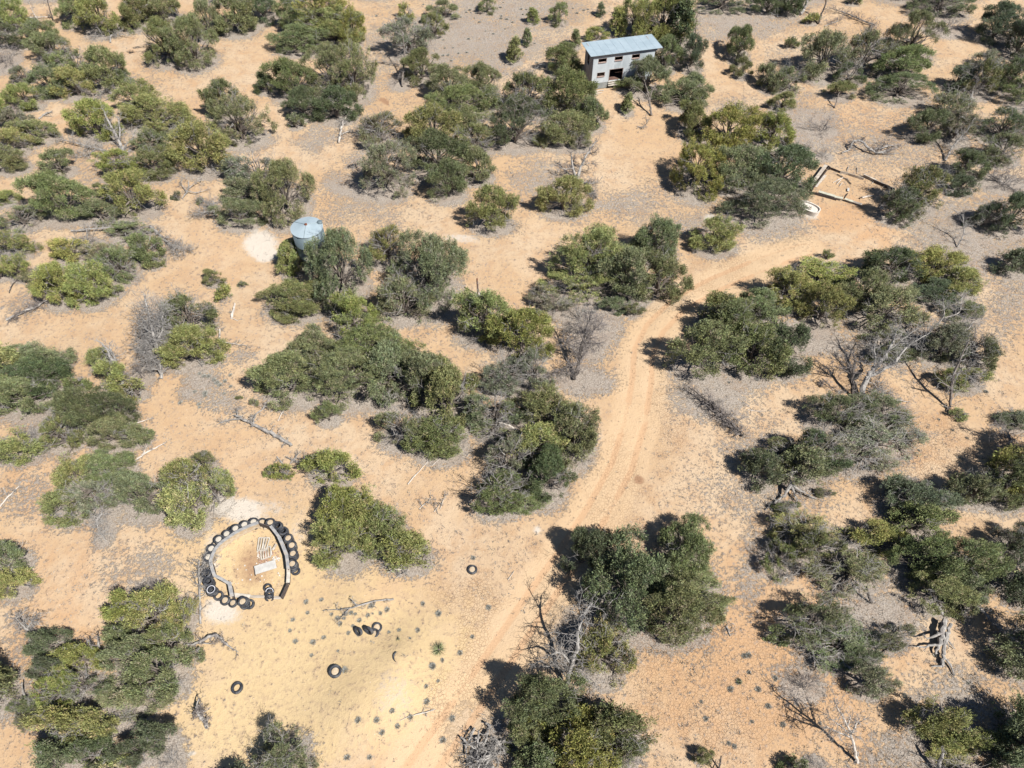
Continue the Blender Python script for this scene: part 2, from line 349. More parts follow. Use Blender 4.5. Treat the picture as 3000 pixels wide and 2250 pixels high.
# ------------------------------------------------------------------ where every tree stands: tile, x0, y0, x1, y1 (crown outline), kind, tint
TREES = '''
A -60 -20 150 210 j y
A -60 150 160 330 s d
A -80 250 110 450 b d
A 150 120 350 310 j g
A 200 200 445 410 j g
A 380 -80 570 170 p g
A 520 -50 740 235 j y
A 770 -80 960 190 p g
A 900 -80 1160 160 p g
A 1250 -20 1410 250 p g
A 1100 90 1370 440 p g
A 910 95 1200 420 p g
A 1390 -60 1660 225 j g
A 1600 -70 1800 150 p d
A 1790 -20 2010 210 p g
A 1880 -80 2260 240 s y
A 1780 160 2100 350 p g
A 1950 40 2350 290 j y
A 1650 475 1780 610 j d
A 1740 370 2020 650 p g
A 1980 290 2330 640 p g
A 2000 420 2290 660 b g
A 1850 560 2070 775 p d
A 2040 560 2300 795 j d
A 1865 740 1960 840 j g
A 60 420 210 550 s o
A 30 530 260 720 j y
A 200 410 430 640 j g
A 360 290 600 520 s g
A 350 430 600 650 j y
A 560 300 800 590 j g
A 720 440 840 560 j g
A 20 690 200 850 j o
A 60 760 350 930 j g
A -80 820 190 1010 j y
A -80 930 180 1125 j g
A 475 630 730 920 j y
A 750 515 1010 760 j y
A 790 590 1190 860 j y
A 880 845 1080 1010 j g
A 850 950 1130 1165 j g
A 1130 790 1470 1140 j y
A 1320 510 1560 780 j g
A 1350 600 1720 950 j g
A 1490 980 1840 1230 s o
A 1680 1010 1990 1420 p g
A 1430 1140 1670 1320 p o
A 1390 1270 1680 1480 p g
A 250 955 480 1150 p g
A 180 1090 560 1460 p g
A 630 960 910 1170 s y
A 670 1100 1000 1420 j y
A 520 1270 740 1460 p g
A 590 1180 710 1280 p g
A 0 1310 250 1500 s g
A -80 1230 110 1330 j y
A -60 1470 200 1680 s y
A 690 1425 950 1560 s g
A 850 1510 1045 1730 j g
A 430 1480 660 1620 b g
A 330 1540 560 1700 j y
A 1120 1240 1180 1300 j d
A 1270 1280 1320 1330 j g
A 1820 1570 1950 1760 j y
B 370 30 460 130 j y
B 290 120 560 380 s o
B 410 310 620 540 p g
B 300 420 460 560 b d
B 580 0 750 130 p g
B 510 95 560 160 u g
B 530 100 670 250 j g
B 890 -25 1000 90 p g
B 1195 45 1285 160 u y
B 1350 20 1470 165 p g
B 1650 15 1715 112 u d
B 1060 240 1180 415 u g
B 1170 175 1240 310 u g
B 1480 190 1555 315 u g
B 1580 180 1720 270 j y
B 1730 50 1860 240 u y
B 1810 -60 2030 240 j y
B 1930 -40 2270 290 j y
B 2110 -20 2300 330 u d
B 2020 240 2190 450 j g
B 2210 230 2350 462 j d
B 1340 270 1560 490 p g
B 1310 430 1640 780 p g
B 1030 470 1330 760 s g
B 950 620 1310 965 s d
B 1270 700 1620 950 p g
B 1530 630 1712 840 j g
B 1490 850 1610 975 s g
B 550 420 830 660 p g
B 820 400 1010 620 p g
B 560 540 960 780 p g
B 860 560 1020 720 j g
B 690 690 870 850 j g
B 440 680 740 960 j y
B 440 850 800 1160 p d
B 90 730 400 960 s o
B 120 900 450 1260 s o
B 745 800 985 1010 s g
B 770 960 990 1190 p g
B 560 1020 810 1300 p g
B -60 270 205 640 j g
B -10 60 135 290 j y
B 830 1215 1120 1500 j y
B 1300 1140 1590 1400 j y
B 1850 375 2120 620 p g
B 1790 490 1960 600 p g
B 1810 600 1900 740 u g
B 2090 500 2370 700 p g
C -10 640 170 900 p g
B 160 1465 420 1720 s y
B 370 1520 760 2000 j g
B 230 1800 560 2080 s g
B 1400 1470 1850 1860 j y
B 1320 1700 1800 1960 j y
B 1700 1570 2020 1960 p g
B 1920 1380 2190 1690 p g
B 1900 1650 2240 1960 j g
C 100 -90 420 80 p d
C 470 -60 650 100 j d
C 650 -90 770 100 j d
C 790 85 880 160 j y
C 1060 -40 1150 35 j g
C 300 160 455 400 p g
C 330 370 450 510 p g
C 670 240 740 320 j g
C 500 415 640 590 j g
C 590 430 765 610 s g
C 570 590 740 730 p g
C 780 200 1060 520 j g
C 1060 195 1320 480 s g
C 1000 400 1190 560 s d
C 1350 60 1650 400 p g
C 1280 280 1600 540 p g
C 1230 460 1610 660 p d
C 940 510 1120 650 p g
C 1480 -80 1870 110 s d
C 1590 50 1860 230 b d
C 1930 10 2190 290 p d
C 2120 130 2290 400 j d
C 1590 590 1880 800 s g
C 1470 700 1740 930 j d
C 1700 700 1890 940 s o
C 1830 370 2050 640 s g
C 1700 430 1900 600 j d
C 1870 320 2040 460 j o
C 2010 360 2280 600 j d
C 1920 700 2280 930 s d
C 1930 850 2220 1080 s d
C 1730 960 1980 1180 j d
C 1940 1000 2280 1240 b d
C 1710 1130 1900 1270 j d
C 1880 1300 2080 1510 s d
C 2000 1230 2290 1550 j d
C 1400 1060 1700 1400 s g
C 1290 1200 1560 1460 s d
C 0 480 160 680 p g
C 150 680 480 980 j y
C 460 725 720 980 j y
C -40 900 240 1260 j y
C 200 930 560 1250 p g
C 480 930 830 1250 j d
C 300 1130 800 1440 p d
C 70 1400 375 1640 j y
C 810 720 1030 880 b d
C 860 940 990 1035 b g
C 895 1615 965 1680 j g
C 720 900 860 1010 b g
C 2060 1600 2330 1800 j d
C 1760 1340 1900 1500 b d
D 10 -30 200 170 s y
D 170 80 420 200 j o
D 250 20 510 330 j y
D 430 30 700 335 j y
D 640 -70 870 180 s g
D 540 -90 800 60 s o
D 700 190 810 260 j g
D 930 -20 1050 82 j g
D -80 60 40 170 j g
D 850 230 1100 620 b g
D 1040 240 1370 520 s g
D 1040 440 1410 730 j y
D 570 575 700 740 j y
D 620 670 850 880 j y
D 790 800 950 935 j y
D 800 590 970 850 b d
D 80 530 430 780 p g
D -20 620 440 940 p d
D -60 750 330 1060 p g
D 430 770 570 880 j g
D 340 830 700 1200 p d
D 520 830 850 1140 p d
D 540 1020 880 1260 p g
D 760 1080 960 1240 j g
D 100 1060 300 1240 b g
D -30 1130 300 1340 j y
D 270 1020 500 1280 s g
D -60 930 80 1030 j g
D -80 620 110 760 b o
D 870 1100 970 1200 j g
D 380 1280 560 1500 j y
D 490 1250 870 1480 p g
D 270 1500 590 1740 j g
D 470 1430 760 1720 s o
D 720 1370 1100 1710 p g
D 1060 1330 1340 1560 j y
D 1080 1480 1350 1780 j y
D 1260 1370 1480 1660 s y
D 1230 1250 1400 1420 s g
D 1310 85 1445 198 p g
D 1395 190 1485 297 j y
D 1538 160 1596 208 j g
D 1700 140 2110 400 p g
D 1810 -90 1960 120 j y
D 1900 460 2180 780 p g
D 1670 600 2110 945 p g
D 1530 900 1565 935 j g
D 1625 920 1672 972 j g
D 2035 935 2200 1092 p g
D 1722 1360 1792 1432 j y
D 1780 1355 1890 1448 j y
D 1985 1255 2285 1475 j y
A 2030 1430 2360 1990 p g
E -70 240 200 520 j y
E -90 400 480 780 p g
E -240 560 300 950 p g
E 130 520 460 960 p g
E 370 610 720 980 p o
E 500 680 860 1140 p g
E 230 990 560 1240 s g
E 440 1040 830 1310 j g
E 740 220 1120 560 j y
E 990 330 1345 660 j y
E 910 630 1210 890 s o
E 1130 620 1370 860 s o
E 1480 300 1740 620 b d
E 820 880 1180 1130 s g
E 1100 870 1520 1150 j g
E 1330 930 1660 1330 j g
E 860 1060 1120 1190 s g
E 1100 1080 1420 1330 j y
E 940 1180 1260 1480 s o
E 1180 1250 1480 1580 p d
E 840 1390 1200 1660 s g
E 1050 1480 1330 1640 j g
E 1205 185 1380 300 s o
E 1270 240 1480 380 s o
E 1690 260 1860 370 j g
E 1850 300 1960 400 s g
E 1420 260 1700 480 b g
F 100 240 370 460 j g
F -60 430 350 780 j g
F 130 290 500 600 j g
F 300 420 640 790 j g
F 520 420 840 760 j d
F 320 210 640 440 j g
F 520 75 860 350 j y
F 690 10 1100 230 j y
F 790 180 1060 470 j y
F 1030 80 1340 380 j g
F 1100 200 1530 490 j g
F 1170 -80 1520 190 j d
F 1480 -60 1850 180 j y
F 1640 60 1940 290 j y
F 1510 140 1800 320 p d
F 1700 270 1960 430 s g
F 1560 420 1880 700 j o
F 1740 440 2020 760 s g
F 1690 680 1970 880 s y
F 1140 480 1520 660 s d
F 820 890 1170 1130 s d
F 1090 890 1480 1120 s d
F 1000 1080 1500 1290 s o
F 930 1180 1350 1380 s o
F 720 1120 1080 1420 s d
F 500 1180 800 1380 s g
F 400 1240 620 1490 j d
F 620 1230 960 1490 j g
F 600 1570 750 1670 s g
F 870 1490 980 1570 s g
F 1740 990 1850 1062 j g
F 2050 990 2300 1130 j d
F 1300 1430 1740 1720 j d
F 1760 1380 2040 1640 j g
F 1960 1290 2330 1660 j g
F 1400 1400 1560 1500 b d
G -60 160 170 400 j g
G -80 350 200 560 j y
G 690 495 950 760 j y
G 850 490 1130 800 j y
G 1060 545 1255 830 s y
G 940 740 1200 960 j g
G 155 740 420 960 p d
G 180 900 400 1110 p d
G 380 830 650 1040 j y
G 680 720 900 930 j g
G 670 800 990 1100 p g
G 850 860 1190 1200 p g
G 640 1060 1050 1300 p g
G 400 1000 690 1220 s g
G 240 1010 500 1280 s y
G 70 1190 260 1340 s g
G 90 1290 240 1420 s o
G 200 1240 560 1530 j y
G 450 1250 720 1500 j y
G 230 1430 530 1700 j g
G 470 1440 700 1680 j d
G 580 1560 800 1700 j y
G 760 1440 1010 1650 p d
G 850 1330 1145 1570 p d
G 1000 1500 1200 1700 b g
G 840 400 1040 560 b d
G 680 1240 940 1400 b g
G 600 20 740 210 b g
G 1225 870 1312 975 j g
G 1680 1400 2000 1760 s g
G 1400 1640 1700 1860 j d
H -110 -180 200 140 j y
H 0 -130 290 140 j y
H -150 40 190 350 j y
H 130 -60 420 270 j y
H 240 130 600 370 j y
G 2070 60 2300 290 s g
H 1490 100 1800 430 p d
H 1620 170 2090 730 p g
H 2090 30 2390 420 p g
H 1990 330 2500 640 p g
H 1960 440 2440 830 p g
H 1530 710 1860 1090 s y
H 1100 1050 1550 1400 p g
H 1180 1230 1400 1480 j y
H 1060 1330 1300 1560 p g
H 1350 1330 1770 1740 j y
H 1560 1260 1980 1560 j g
H 1700 1450 1960 1700 s g
H 1140 1500 1440 1760 j g
I 590 0 960 240 s y
I 530 170 720 420 s y
I 700 100 1000 350 s g
I 860 230 1330 520 s g
I 1090 40 1410 260 p y
I 900 60 1150 250 b d
I 1350 -80 1710 190 p g
I 1390 110 1780 450 p g
I 1640 110 2070 520 p g
I 1480 370 1870 650 p g
I 1720 380 2000 600 p g
I 1780 540 1895 710 j g
I 2050 60 2300 340 s d
I 2080 280 2330 600 j d
I 650 560 1070 860 s d
I 540 730 690 840 j g
I 780 740 1250 980 s g
I 1250 700 1500 900 s g
I 1020 820 1300 1010 s d
I 1100 980 1380 1210 p o
I 650 1020 950 1220 b d
I 1500 1210 1820 1480 j y
I 1690 1340 2005 1570 j y
I 1590 1440 1860 1610 j y
I 2060 1210 2330 1600 j d
I 75 1530 190 1640 p g
I 665 1590 800 1720 j d
I 760 1560 950 1700 b g
I 1550 1570 2000 1800 b g
I 280 830 620 1010 x x
'''
# further trees just outside the frame, whose shadows and edges belong to the place
EXTRA = [(3080, 1900, 260, 220), (3120, 1350, 300, 240), (3070, 250, 200, 150), (3090, 2200, 300, 250), (-90, 1050, 220, 200), (-80, 300, 170, 140),
         (700, -60, 200, 120), (1100, -70, 170, 110), (2300, -70, 260, 130), (2700, -80, 300, 150), (100, -70, 220, 120), (2900, 2420, 330, 260), (-110, 2000, 260, 240)]
TINT = dict(y=(.245, .262, .098), g=(.178, .200, .100), d=(.118, .142, .080), o=(.200, .208, .130))
LAND = [('the two-storey grey building', 1825, 200), ('the steel water tank', 897, 720), ('the ring of tires', 735, 1650), ('the fallen-in board corral', 2490, 550),
        ('the rusty post', 1399, 850), ('the yucca', 1284, 1907), ('the tire by the track', 1384, 1669), ('the tire on yellow sand', 695, 2015),
        ('the fallen bare pole', 2090, 1215), ('the gnarled grey double trunk', 2500, 1100), ('the barkless split stump', 2760, 1880), ('the mid-clearing snag', 1700, 480),
        ('the big grey dead tree', 465, 1000), ('the silvery forked snag', 350, 400), ('the brush pile at bottom edge', 1420, 2150), ('the long bleached fallen log', 760, 1260),
        ('the twisted fallen trunk', 2560, 430), ('the half-dead leaning trunk', 1665, 1950), ('the pale bare snag', 2490, 2150), ('the dark dead tree', 1690, 1000)]
DIRN = ['right', 'lower right', 'below', 'lower left', 'left', 'upper left', 'above', 'upper right']
ORD = ['nearest', 'second', 'third', 'fourth', 'fifth', 'sixth', 'seventh', 'eighth', 'ninth', 'tenth', 'eleventh', 'twelfth', 'thirteenth', 'fourteenth', 'fifteenth', 'sixteenth', 'seventeenth', 'eighteenth', 'nineteenth', 'twentieth']
def sector(cx, cy):
    L = min(LAND, key=lambda q: (q[1]-cx)**2+(q[2]-cy)**2); dx, dy = cx-L[1], cy-L[2]
    return L[0], DIRN[int(round(math.atan2(dy, dx)/(pi/4))) % 8], math.hypot(dx, dy)
recs = []
for ln in TREES.strip().splitlines():
    t, x0, y0, x1, y1, k, c = ln.split()
    if k == 'x': continue
    u0, v0 = tp(t, float(x0), float(y0)); u1, v1 = tp(t, float(x1), float(y1))
    recs.append([(u0+u1)/2, (v0+v1)/2, u1-u0, v1-v0, k, c, True])
for (u, v, w, h) in EXTRA: recs.append([u, v, w, h, random.choice('jjp'), random.choice('gdy'), False])
sect = {}
for r in recs:
    s_ = sector(r[0], r[1]); r.append(s_); sect.setdefault(s_[:2], []).append(s_[2])
for v in sect.values(): v.sort()
RATIO = dict(j=1.14, p=1.25, s=1.1, u=1.5, b=.62)
LOOK = {'j': {'y': 'yellow-green bushy juniper', 'g': 'green bushy juniper', 'd': 'dark green bushy juniper', 'o': 'olive-grey bushy juniper'},
        'p': {'y': 'yellow-green pinyon pine', 'g': 'dusty green pinyon pine', 'd': 'dark green pinyon pine', 'o': 'olive-grey pinyon pine'},
        's': {'y': 'thin yellow-green twiggy juniper', 'g': 'thin green twiggy juniper', 'd': 'thin dark twiggy juniper', 'o': 'thin grey-olive twiggy juniper'},
        'u': {'y': 'small upright yellow-green conifer', 'g': 'small upright green conifer', 'd': 'small upright dark conifer'},
        'b': {'g': 'leafless grey shrub', 'd': 'leafless dark shrub', 'o': 'leafless brownish shrub'}}
def tree_geom(r):
    cx, cy, w, h, k = r[:5]
    D = unit(ray(cx, cy)); th = math.asin(-D[2]); offc = 1/np.linalg.norm(ray(cx, cy))      # cos of the angle off the axis
    P = at(cx, cy+h*.2); Z = project(P.x, P.y, P.z+.8)[2]; s = F/Z
    a = w/2/s; q = h/2/s*offc**.6
    lift = 0
    c = min(RATIO[k]*a, .93*q/cos(th)); b = math.sqrt(max(q*q-(c*cos(th))**2, 1e-4))/sin(th)
    lo, hi = .62*a, 1.45*a
    if b < lo: b = lo; c = max(math.sqrt(max(q*q-(b*sin(th))**2, 1e-4))/cos(th), .35*a)
    if b > hi: b = hi; c = min(math.sqrt(max(q*q-(b*sin(th))**2, 1e-4))/cos(th), 1.6*a)
    P = at(cx, cy, c*.80)
    return P.x, P.y, a, b, c
geo = [tree_geom(r) for r in recs]
NAME = dict(j='juniper_tree', p='pinyon_tree', s='juniper_tree', u='young_conifer', b='bare_shrub')
CATN = dict(j='juniper', p='pinyon pine', s='juniper', u='young conifer', b='shrub')
GRP = dict(j='bushy junipers scattered over the clearing', p='pinyon pines among the junipers', s='thin junipers showing bare twigs', u='young upright conifers', b='leafless shrubs among the trees')
def build_trees():
    for r, g in zip(recs, geo):
        x, y, a, b, c = g; k, col = r[4], r[5]; sz = (a+b)/2
        L, dn, dist = r[7]; rank = sect[(L, dn)].index(dist)
        where = {'right': 'right of', 'left': 'left of', 'above': 'above', 'below': 'below'}.get(dn, dn+' of')
        look = LOOK[k][col]
        label = f"{look}, {ORD[rank]} {'plant' if rank == 0 else 'out'} {where} {L}"
        z = float(height(x, y))-.04
        e = empty(NAME[k], (x, y, z), label, CATN[k], GRP[k])
        e.scale = (a*1.02, b*1.02, c)
        ph = random.uniform(0, 2*pi)
        base = np.array(TINT[col if col in TINT else 'g'])*random.uniform(.88, 1.15)*np.array([random.uniform(.92, 1.08), 1, random.uniform(.85, 1.15)])
        if k == 'b':
            me = BUSH[random.choice((0, 1))] if col == 'd' else BUSH[random.choice((2, 3))]
            o = ob('stems', me, e); o.rotation_euler = (0, 0, ph); o.scale = (.85, .85, .9); continue
        if k == 'u': key = 'uM'
        elif k == 's': key = 'sX' if sz > 2.5 else 'sL'
        elif k == 'p': key = 'pX' if sz > 2.6 else 'pL' if sz > 1.6 else 'pM'
        else: key = 'jX' if sz > 2.6 else 'jL' if sz > 1.6 else 'jM' if sz > .9 else 'jS'
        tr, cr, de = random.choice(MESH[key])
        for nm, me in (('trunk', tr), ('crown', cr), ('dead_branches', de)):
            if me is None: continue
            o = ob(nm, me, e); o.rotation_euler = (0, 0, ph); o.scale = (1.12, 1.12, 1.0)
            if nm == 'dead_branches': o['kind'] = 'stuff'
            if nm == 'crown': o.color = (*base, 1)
# ------------------------------------------------------------------ ground
ROAD = [(1180, 2330), (1330, 2120), (1440, 1960), (1560, 1780), (1660, 1640), (1750, 1500), (1820, 1370), (1860, 1240), (1880, 1120), (1885, 1030), (1920, 960), (1990, 890), (2100, 830), (2240, 770), (2360, 730)]
def blob(u, v, su, sv, lst):
    m = np.zeros_like(u)
    for (cx, cy, rx, ry, a) in lst:
        m = np.maximum(m, a*np.exp(-(((u-cx)/rx)**2+((v-cy)/ry)**2)**1.3))
    return m
def build_ground():
    xs = np.arange(-84, 84.01, .3); ys = np.arange(4, 124.01, .3)
    ext = np.array([3, 8, 18, 40, 90, 200, 450, 900.])
    xs = np.r_[-84-ext[::-1], xs, 84+ext]; ys = np.r_[4-ext[::-1], ys, 124+ext]
    X, Y = np.meshgrid(xs, ys); Zh = height(X, Y); nx, ny = len(xs), len(ys)
    # a shallow wheel track and the micro-relief
    u, v, Zd = project(X, Y, Zh); bad = Zd < 3; u[bad] = -9999; v[bad] = -9999
    wob = (vnoise(X/2.2, Y/2.2, 9)-.5)*60; wob2 = (vnoise(X/2.2, Y/2.2, 19)-.5)*60
    uu, vv = u+wob, v+wob2
    RP = np.array([at(*p)[:2] for p in ROAD]); dist = np.full(X.shape, 1e9)
    for p, q in zip(RP[:-1], RP[1:]):
        d = q-p; t = np.clip(((X-p[0])*d[0]+(Y-p[1])*d[1])/(d@d), 0, 1)
        dist = np.minimum(dist, np.hypot(X-p[0]-t*d[0], Y-p[1]-t*d[1]))
    road = np.exp(-(dist/2.1)**4)
    rut = np.exp(-((dist-.78)/.27)**2)
    rut *= .55+.45*(vnoise(X/4, Y/4, 33) > .3)
    Zh = Zh-.035*rut-.02*road
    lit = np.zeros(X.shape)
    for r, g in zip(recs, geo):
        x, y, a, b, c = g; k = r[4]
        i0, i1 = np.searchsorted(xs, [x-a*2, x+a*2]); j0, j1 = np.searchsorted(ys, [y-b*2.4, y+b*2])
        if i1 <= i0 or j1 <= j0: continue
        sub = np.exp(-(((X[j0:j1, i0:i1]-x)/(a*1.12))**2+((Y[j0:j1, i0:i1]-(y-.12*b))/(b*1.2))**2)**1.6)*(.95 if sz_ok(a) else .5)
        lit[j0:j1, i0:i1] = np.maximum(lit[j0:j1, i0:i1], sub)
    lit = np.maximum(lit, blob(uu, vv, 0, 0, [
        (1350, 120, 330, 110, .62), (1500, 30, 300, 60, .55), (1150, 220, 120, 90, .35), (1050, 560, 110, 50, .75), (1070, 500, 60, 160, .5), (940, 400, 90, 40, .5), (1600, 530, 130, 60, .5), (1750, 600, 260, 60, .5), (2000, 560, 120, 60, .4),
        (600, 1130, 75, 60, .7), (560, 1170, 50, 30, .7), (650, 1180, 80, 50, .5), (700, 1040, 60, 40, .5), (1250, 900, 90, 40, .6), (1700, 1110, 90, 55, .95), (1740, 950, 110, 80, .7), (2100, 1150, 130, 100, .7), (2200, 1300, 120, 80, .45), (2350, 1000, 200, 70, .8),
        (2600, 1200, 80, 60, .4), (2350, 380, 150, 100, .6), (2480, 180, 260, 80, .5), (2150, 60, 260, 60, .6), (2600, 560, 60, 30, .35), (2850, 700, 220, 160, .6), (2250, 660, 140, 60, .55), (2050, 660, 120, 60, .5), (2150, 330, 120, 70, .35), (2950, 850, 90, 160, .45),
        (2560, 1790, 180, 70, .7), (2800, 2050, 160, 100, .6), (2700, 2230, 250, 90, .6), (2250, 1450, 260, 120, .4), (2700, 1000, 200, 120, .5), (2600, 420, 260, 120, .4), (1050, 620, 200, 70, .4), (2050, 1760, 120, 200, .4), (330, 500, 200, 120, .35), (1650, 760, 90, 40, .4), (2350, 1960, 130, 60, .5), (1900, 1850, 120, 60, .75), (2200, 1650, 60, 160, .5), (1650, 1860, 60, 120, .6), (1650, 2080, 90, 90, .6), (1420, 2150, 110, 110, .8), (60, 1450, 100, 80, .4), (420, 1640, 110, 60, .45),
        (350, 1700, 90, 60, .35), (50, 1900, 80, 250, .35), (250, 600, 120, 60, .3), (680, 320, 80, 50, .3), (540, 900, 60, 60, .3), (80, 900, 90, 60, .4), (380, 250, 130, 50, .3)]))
    yel = blob(uu, vv, 0, 0, [(1000, 1960, 480, 270, 1), (780, 2120, 330, 200, 1), (760, 1650, 330, 190, .75), (1000, 1700, 200, 90, .55), (900, 1520, 120, 120, .4)])
    ora = blob(uu, vv, 0, 0, [(2450, 640, 100, 55, 1), (2560, 690, 70, 40, .9), (2250, 1950, 500, 420, .75), (150, 1850, 220, 400, .55), (150, 1400, 260, 120, .6), (2500, 350, 300, 100, .5), (2700, 1300, 330, 200, .45), (200, 330, 260, 260, .35), (750, 1650, 95, 90, .95), (520, 200, 380, 160, .3)])
    brn = blob(u+wob*.5, v+wob2*.5, 0, 0, [(742, 1648, 92, 92, .66), (1120, 1905, 60, 25, .4), (1863, 1402, 22, 17, 1), (1122, 305, 18, 9, 1), (1060, 1860, 90, 40, .25), (1200, 1810, 190, 60, .35), (960, 1950, 70, 60, .4), (1080, 1700, 200, 22, .35), (700, 1980, 40, 10, .1), (900, 2100, 120, 80, .22), (560, 1190, 35, 18, .4)])
    wht = blob(u+wob*.4, v+wob2*.4, 0, 0, [(765, 718, 62, 42, 1), (790, 745, 40, 25, 1), (700, 1490, 110, 45, .85), (800, 1480, 70, 40, .5), (870, 1570, 60, 80, .45), (610, 1620, 40, 120, .55), (650, 1790, 70, 50, .85), (1350, 700, 75, 26, .6), (1410, 770, 80, 40, .3), (1500, 830, 110, 50, .3), (1395, 862, 22, 8, 1), (1735, 272, 30, 7, 1), (2078, 635, 22, 12, .9), (1160, 2040, 90, 120, .45), (1580, 1545, 18, 16, .8), (2375, 632, 34, 14, .8), (560, 2215, 20, 8, 1)])
    crk = blob(uu, vv, 0, 0, [(2150, 2030, 260, 240, 1), (2650, 1330, 260, 160, 1), (1800, 1450, 130, 260, .7), (1950, 1250, 90, 200, .7), (1400, 1850, 80, 260, .9), (1340, 1740, 160, 80, .7), (2100, 800, 200, 80, .7), (1500, 1600, 250, 60, .5), (1300, 2050, 40, 160, .9), (2450, 1400, 300, 100, .7), (1900, 1950, 100, 300, .9)])
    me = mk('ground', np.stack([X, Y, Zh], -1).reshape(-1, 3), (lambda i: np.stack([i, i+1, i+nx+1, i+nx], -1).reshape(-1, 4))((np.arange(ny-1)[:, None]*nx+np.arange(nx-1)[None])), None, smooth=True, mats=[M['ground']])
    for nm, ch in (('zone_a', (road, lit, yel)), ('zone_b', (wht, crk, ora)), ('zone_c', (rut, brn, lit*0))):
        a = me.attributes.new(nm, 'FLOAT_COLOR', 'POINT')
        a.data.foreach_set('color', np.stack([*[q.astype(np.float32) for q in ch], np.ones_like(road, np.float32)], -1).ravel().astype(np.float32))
    g = ob('ground', me); g['kind'] = 'structure'
    return (xs, ys, lit, road, u, v)
def sz_ok(a): return a > .7
def ground_mat():
    m, n, l, b = newmat('desert_soil', .95, .1)
    tc = n.new('ShaderNodeTexCoord'); V = tc.outputs['Object']
    za = N(n, 'Attribute', attribute_name='zone_a'); zb = N(n, 'Attribute', attribute_name='zone_b'); zc = N(n, 'Attribute', attribute_name='zone_c')
    def sep(a):
        s = n.new('ShaderNodeSeparateColor'); l.new(a.outputs['Color'], s.inputs[0]); return s.outputs
    A, B, C = sep(za), sep(zb), sep(zc)
    n_big = noise(n, l, V, .09, 5, .6, .4); n_mid = noise(n, l, V, .55, 6, .65, .3); n_fine = noise(n, l, V, 2.6, 6, .7); n_grain = noise(n, l, V, 11., 4, .7)
    n_g2 = noise(n, l, V, 5.2, 5, .75)
    def edge(mask, nz, lo, hi, amp=.9):
        return sstep(n, l, math_(n, l, 'ADD', mask, math_(n, l, 'MULTIPLY', math_(n, l, 'SUBTRACT', nz, .5), amp)), lo, hi)
    c = mix(n, l, sstep(n, l, n_big, .38, .62), (.44, .305, .185), (.465, .355, .245))
    c = mix(n, l, sstep(n, l, n_mid, .42, .66, 0, .75), c, (.40, .265, .16))
    c = mix(n, l, math_(n, l, 'MULTIPLY', edge(B[2], n_mid, .2, .8), .8), c, (.44, .275, .155))
    c = mix(n, l, math_(n, l, 'MULTIPLY', edge(A[2], n_mid, .15, .85, .9), .85), c, (.52, .395, .225))
    # weathered crust: small light and dark grains everywhere, more where the soil is disturbed
    c = mix(n, l, sstep(n, l, n_fine, .46, .68, 0, .6), c, (.35, .25, .175))
    c = mix(n, l, sstep(n, l, n_grain, .58, .74, 0, .35), c, (.60, .46, .33))
    c = mix(n, l, math_(n, l, 'MULTIPLY', sstep(n, l, n_g2, .56, .66, 0, .6), math_(n, l, 'SUBTRACT', 1., math_(n, l, 'MULTIPLY', A[2], .8), clamp=True)), c, (.27, .205, .165))
    # litter of needles, twigs and dead grass
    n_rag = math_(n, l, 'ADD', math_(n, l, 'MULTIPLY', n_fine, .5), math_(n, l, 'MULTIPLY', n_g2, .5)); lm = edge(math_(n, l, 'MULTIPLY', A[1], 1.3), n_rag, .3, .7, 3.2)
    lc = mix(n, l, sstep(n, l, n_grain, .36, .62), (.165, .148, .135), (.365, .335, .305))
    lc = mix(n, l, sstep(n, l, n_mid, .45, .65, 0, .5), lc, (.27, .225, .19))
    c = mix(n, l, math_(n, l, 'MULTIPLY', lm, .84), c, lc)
    c = mix(n, l, math_(n, l, 'MULTIPLY', edge(A[0], n_fine, .25, .7, .5), .72), c, (.495, .36, .23))
    c = mix(n, l, math_(n, l, 'MULTIPLY', edge(C[0], n_fine, .3, .7, .5), .7), c, (.45, .285, .17))
    # thin scatter of grey tufts over all open soil
    vo = n.new('ShaderNodeTexVoronoi'); vo.inputs['Scale'].default_value = 1.9; l.new(V, vo.inputs['Vector'])
    dw = math_(n, l, 'ADD', vo.outputs['Distance'], math_(n, l, 'MULTIPLY', math_(n, l, 'SUBTRACT', n_g2, .5), .5))
    sp = sstep(n, l, dw, .10, .24, 1, 0); sp = math_(n, l, 'MULTIPLY', sp, sstep(n, l, n_mid, .40, .60)); sp = math_(n, l, 'MULTIPLY', sp, math_(n, l, 'SUBTRACT', 1., A[2], clamp=True))
    sp = math_(n, l, 'MULTIPLY', sp, math_(n, l, 'SUBTRACT', 1., A[0], clamp=True))
    c = mix(n, l, math_(n, l, 'MULTIPLY', sp, .7), c, (.25, .22, .20))
    c = mix(n, l, math_(n, l, 'MULTIPLY', edge(B[0], n_fine, .3, .75, .8), .9), c, (.50, .455, .40))
    c = mix(n, l, edge(C[1], n_fine, .3, .8, .4), c, (.30, .185, .115))
    # polygonal drying cracks
    wv = n.new('ShaderNodeVectorMath'); wv.operation = 'ADD'; nn = n.new('ShaderNodeTexNoise'); nn.inputs['Scale'].default_value = 3; l.new(V, nn.inputs['Vector'])
    sc_ = n.new('ShaderNodeVectorMath'); sc_.operation = 'SCALE'; sc_.inputs['Scale'].default_value = .25; l.new(nn.outputs['Color'], sc_.inputs[0])
    l.new(V, wv.inputs[0]); l.new(sc_.outputs[0], wv.inputs[1])
    cr = n.new('ShaderNodeTexVoronoi'); cr.feature = 'DISTANCE_TO_EDGE'; cr.inputs['Scale'].default_value = 4.6; l.new(wv.outputs[0], cr.inputs['Vector'])
    cm = sstep(n, l, cr.outputs['Distance'], .01, .085, 1, 0)
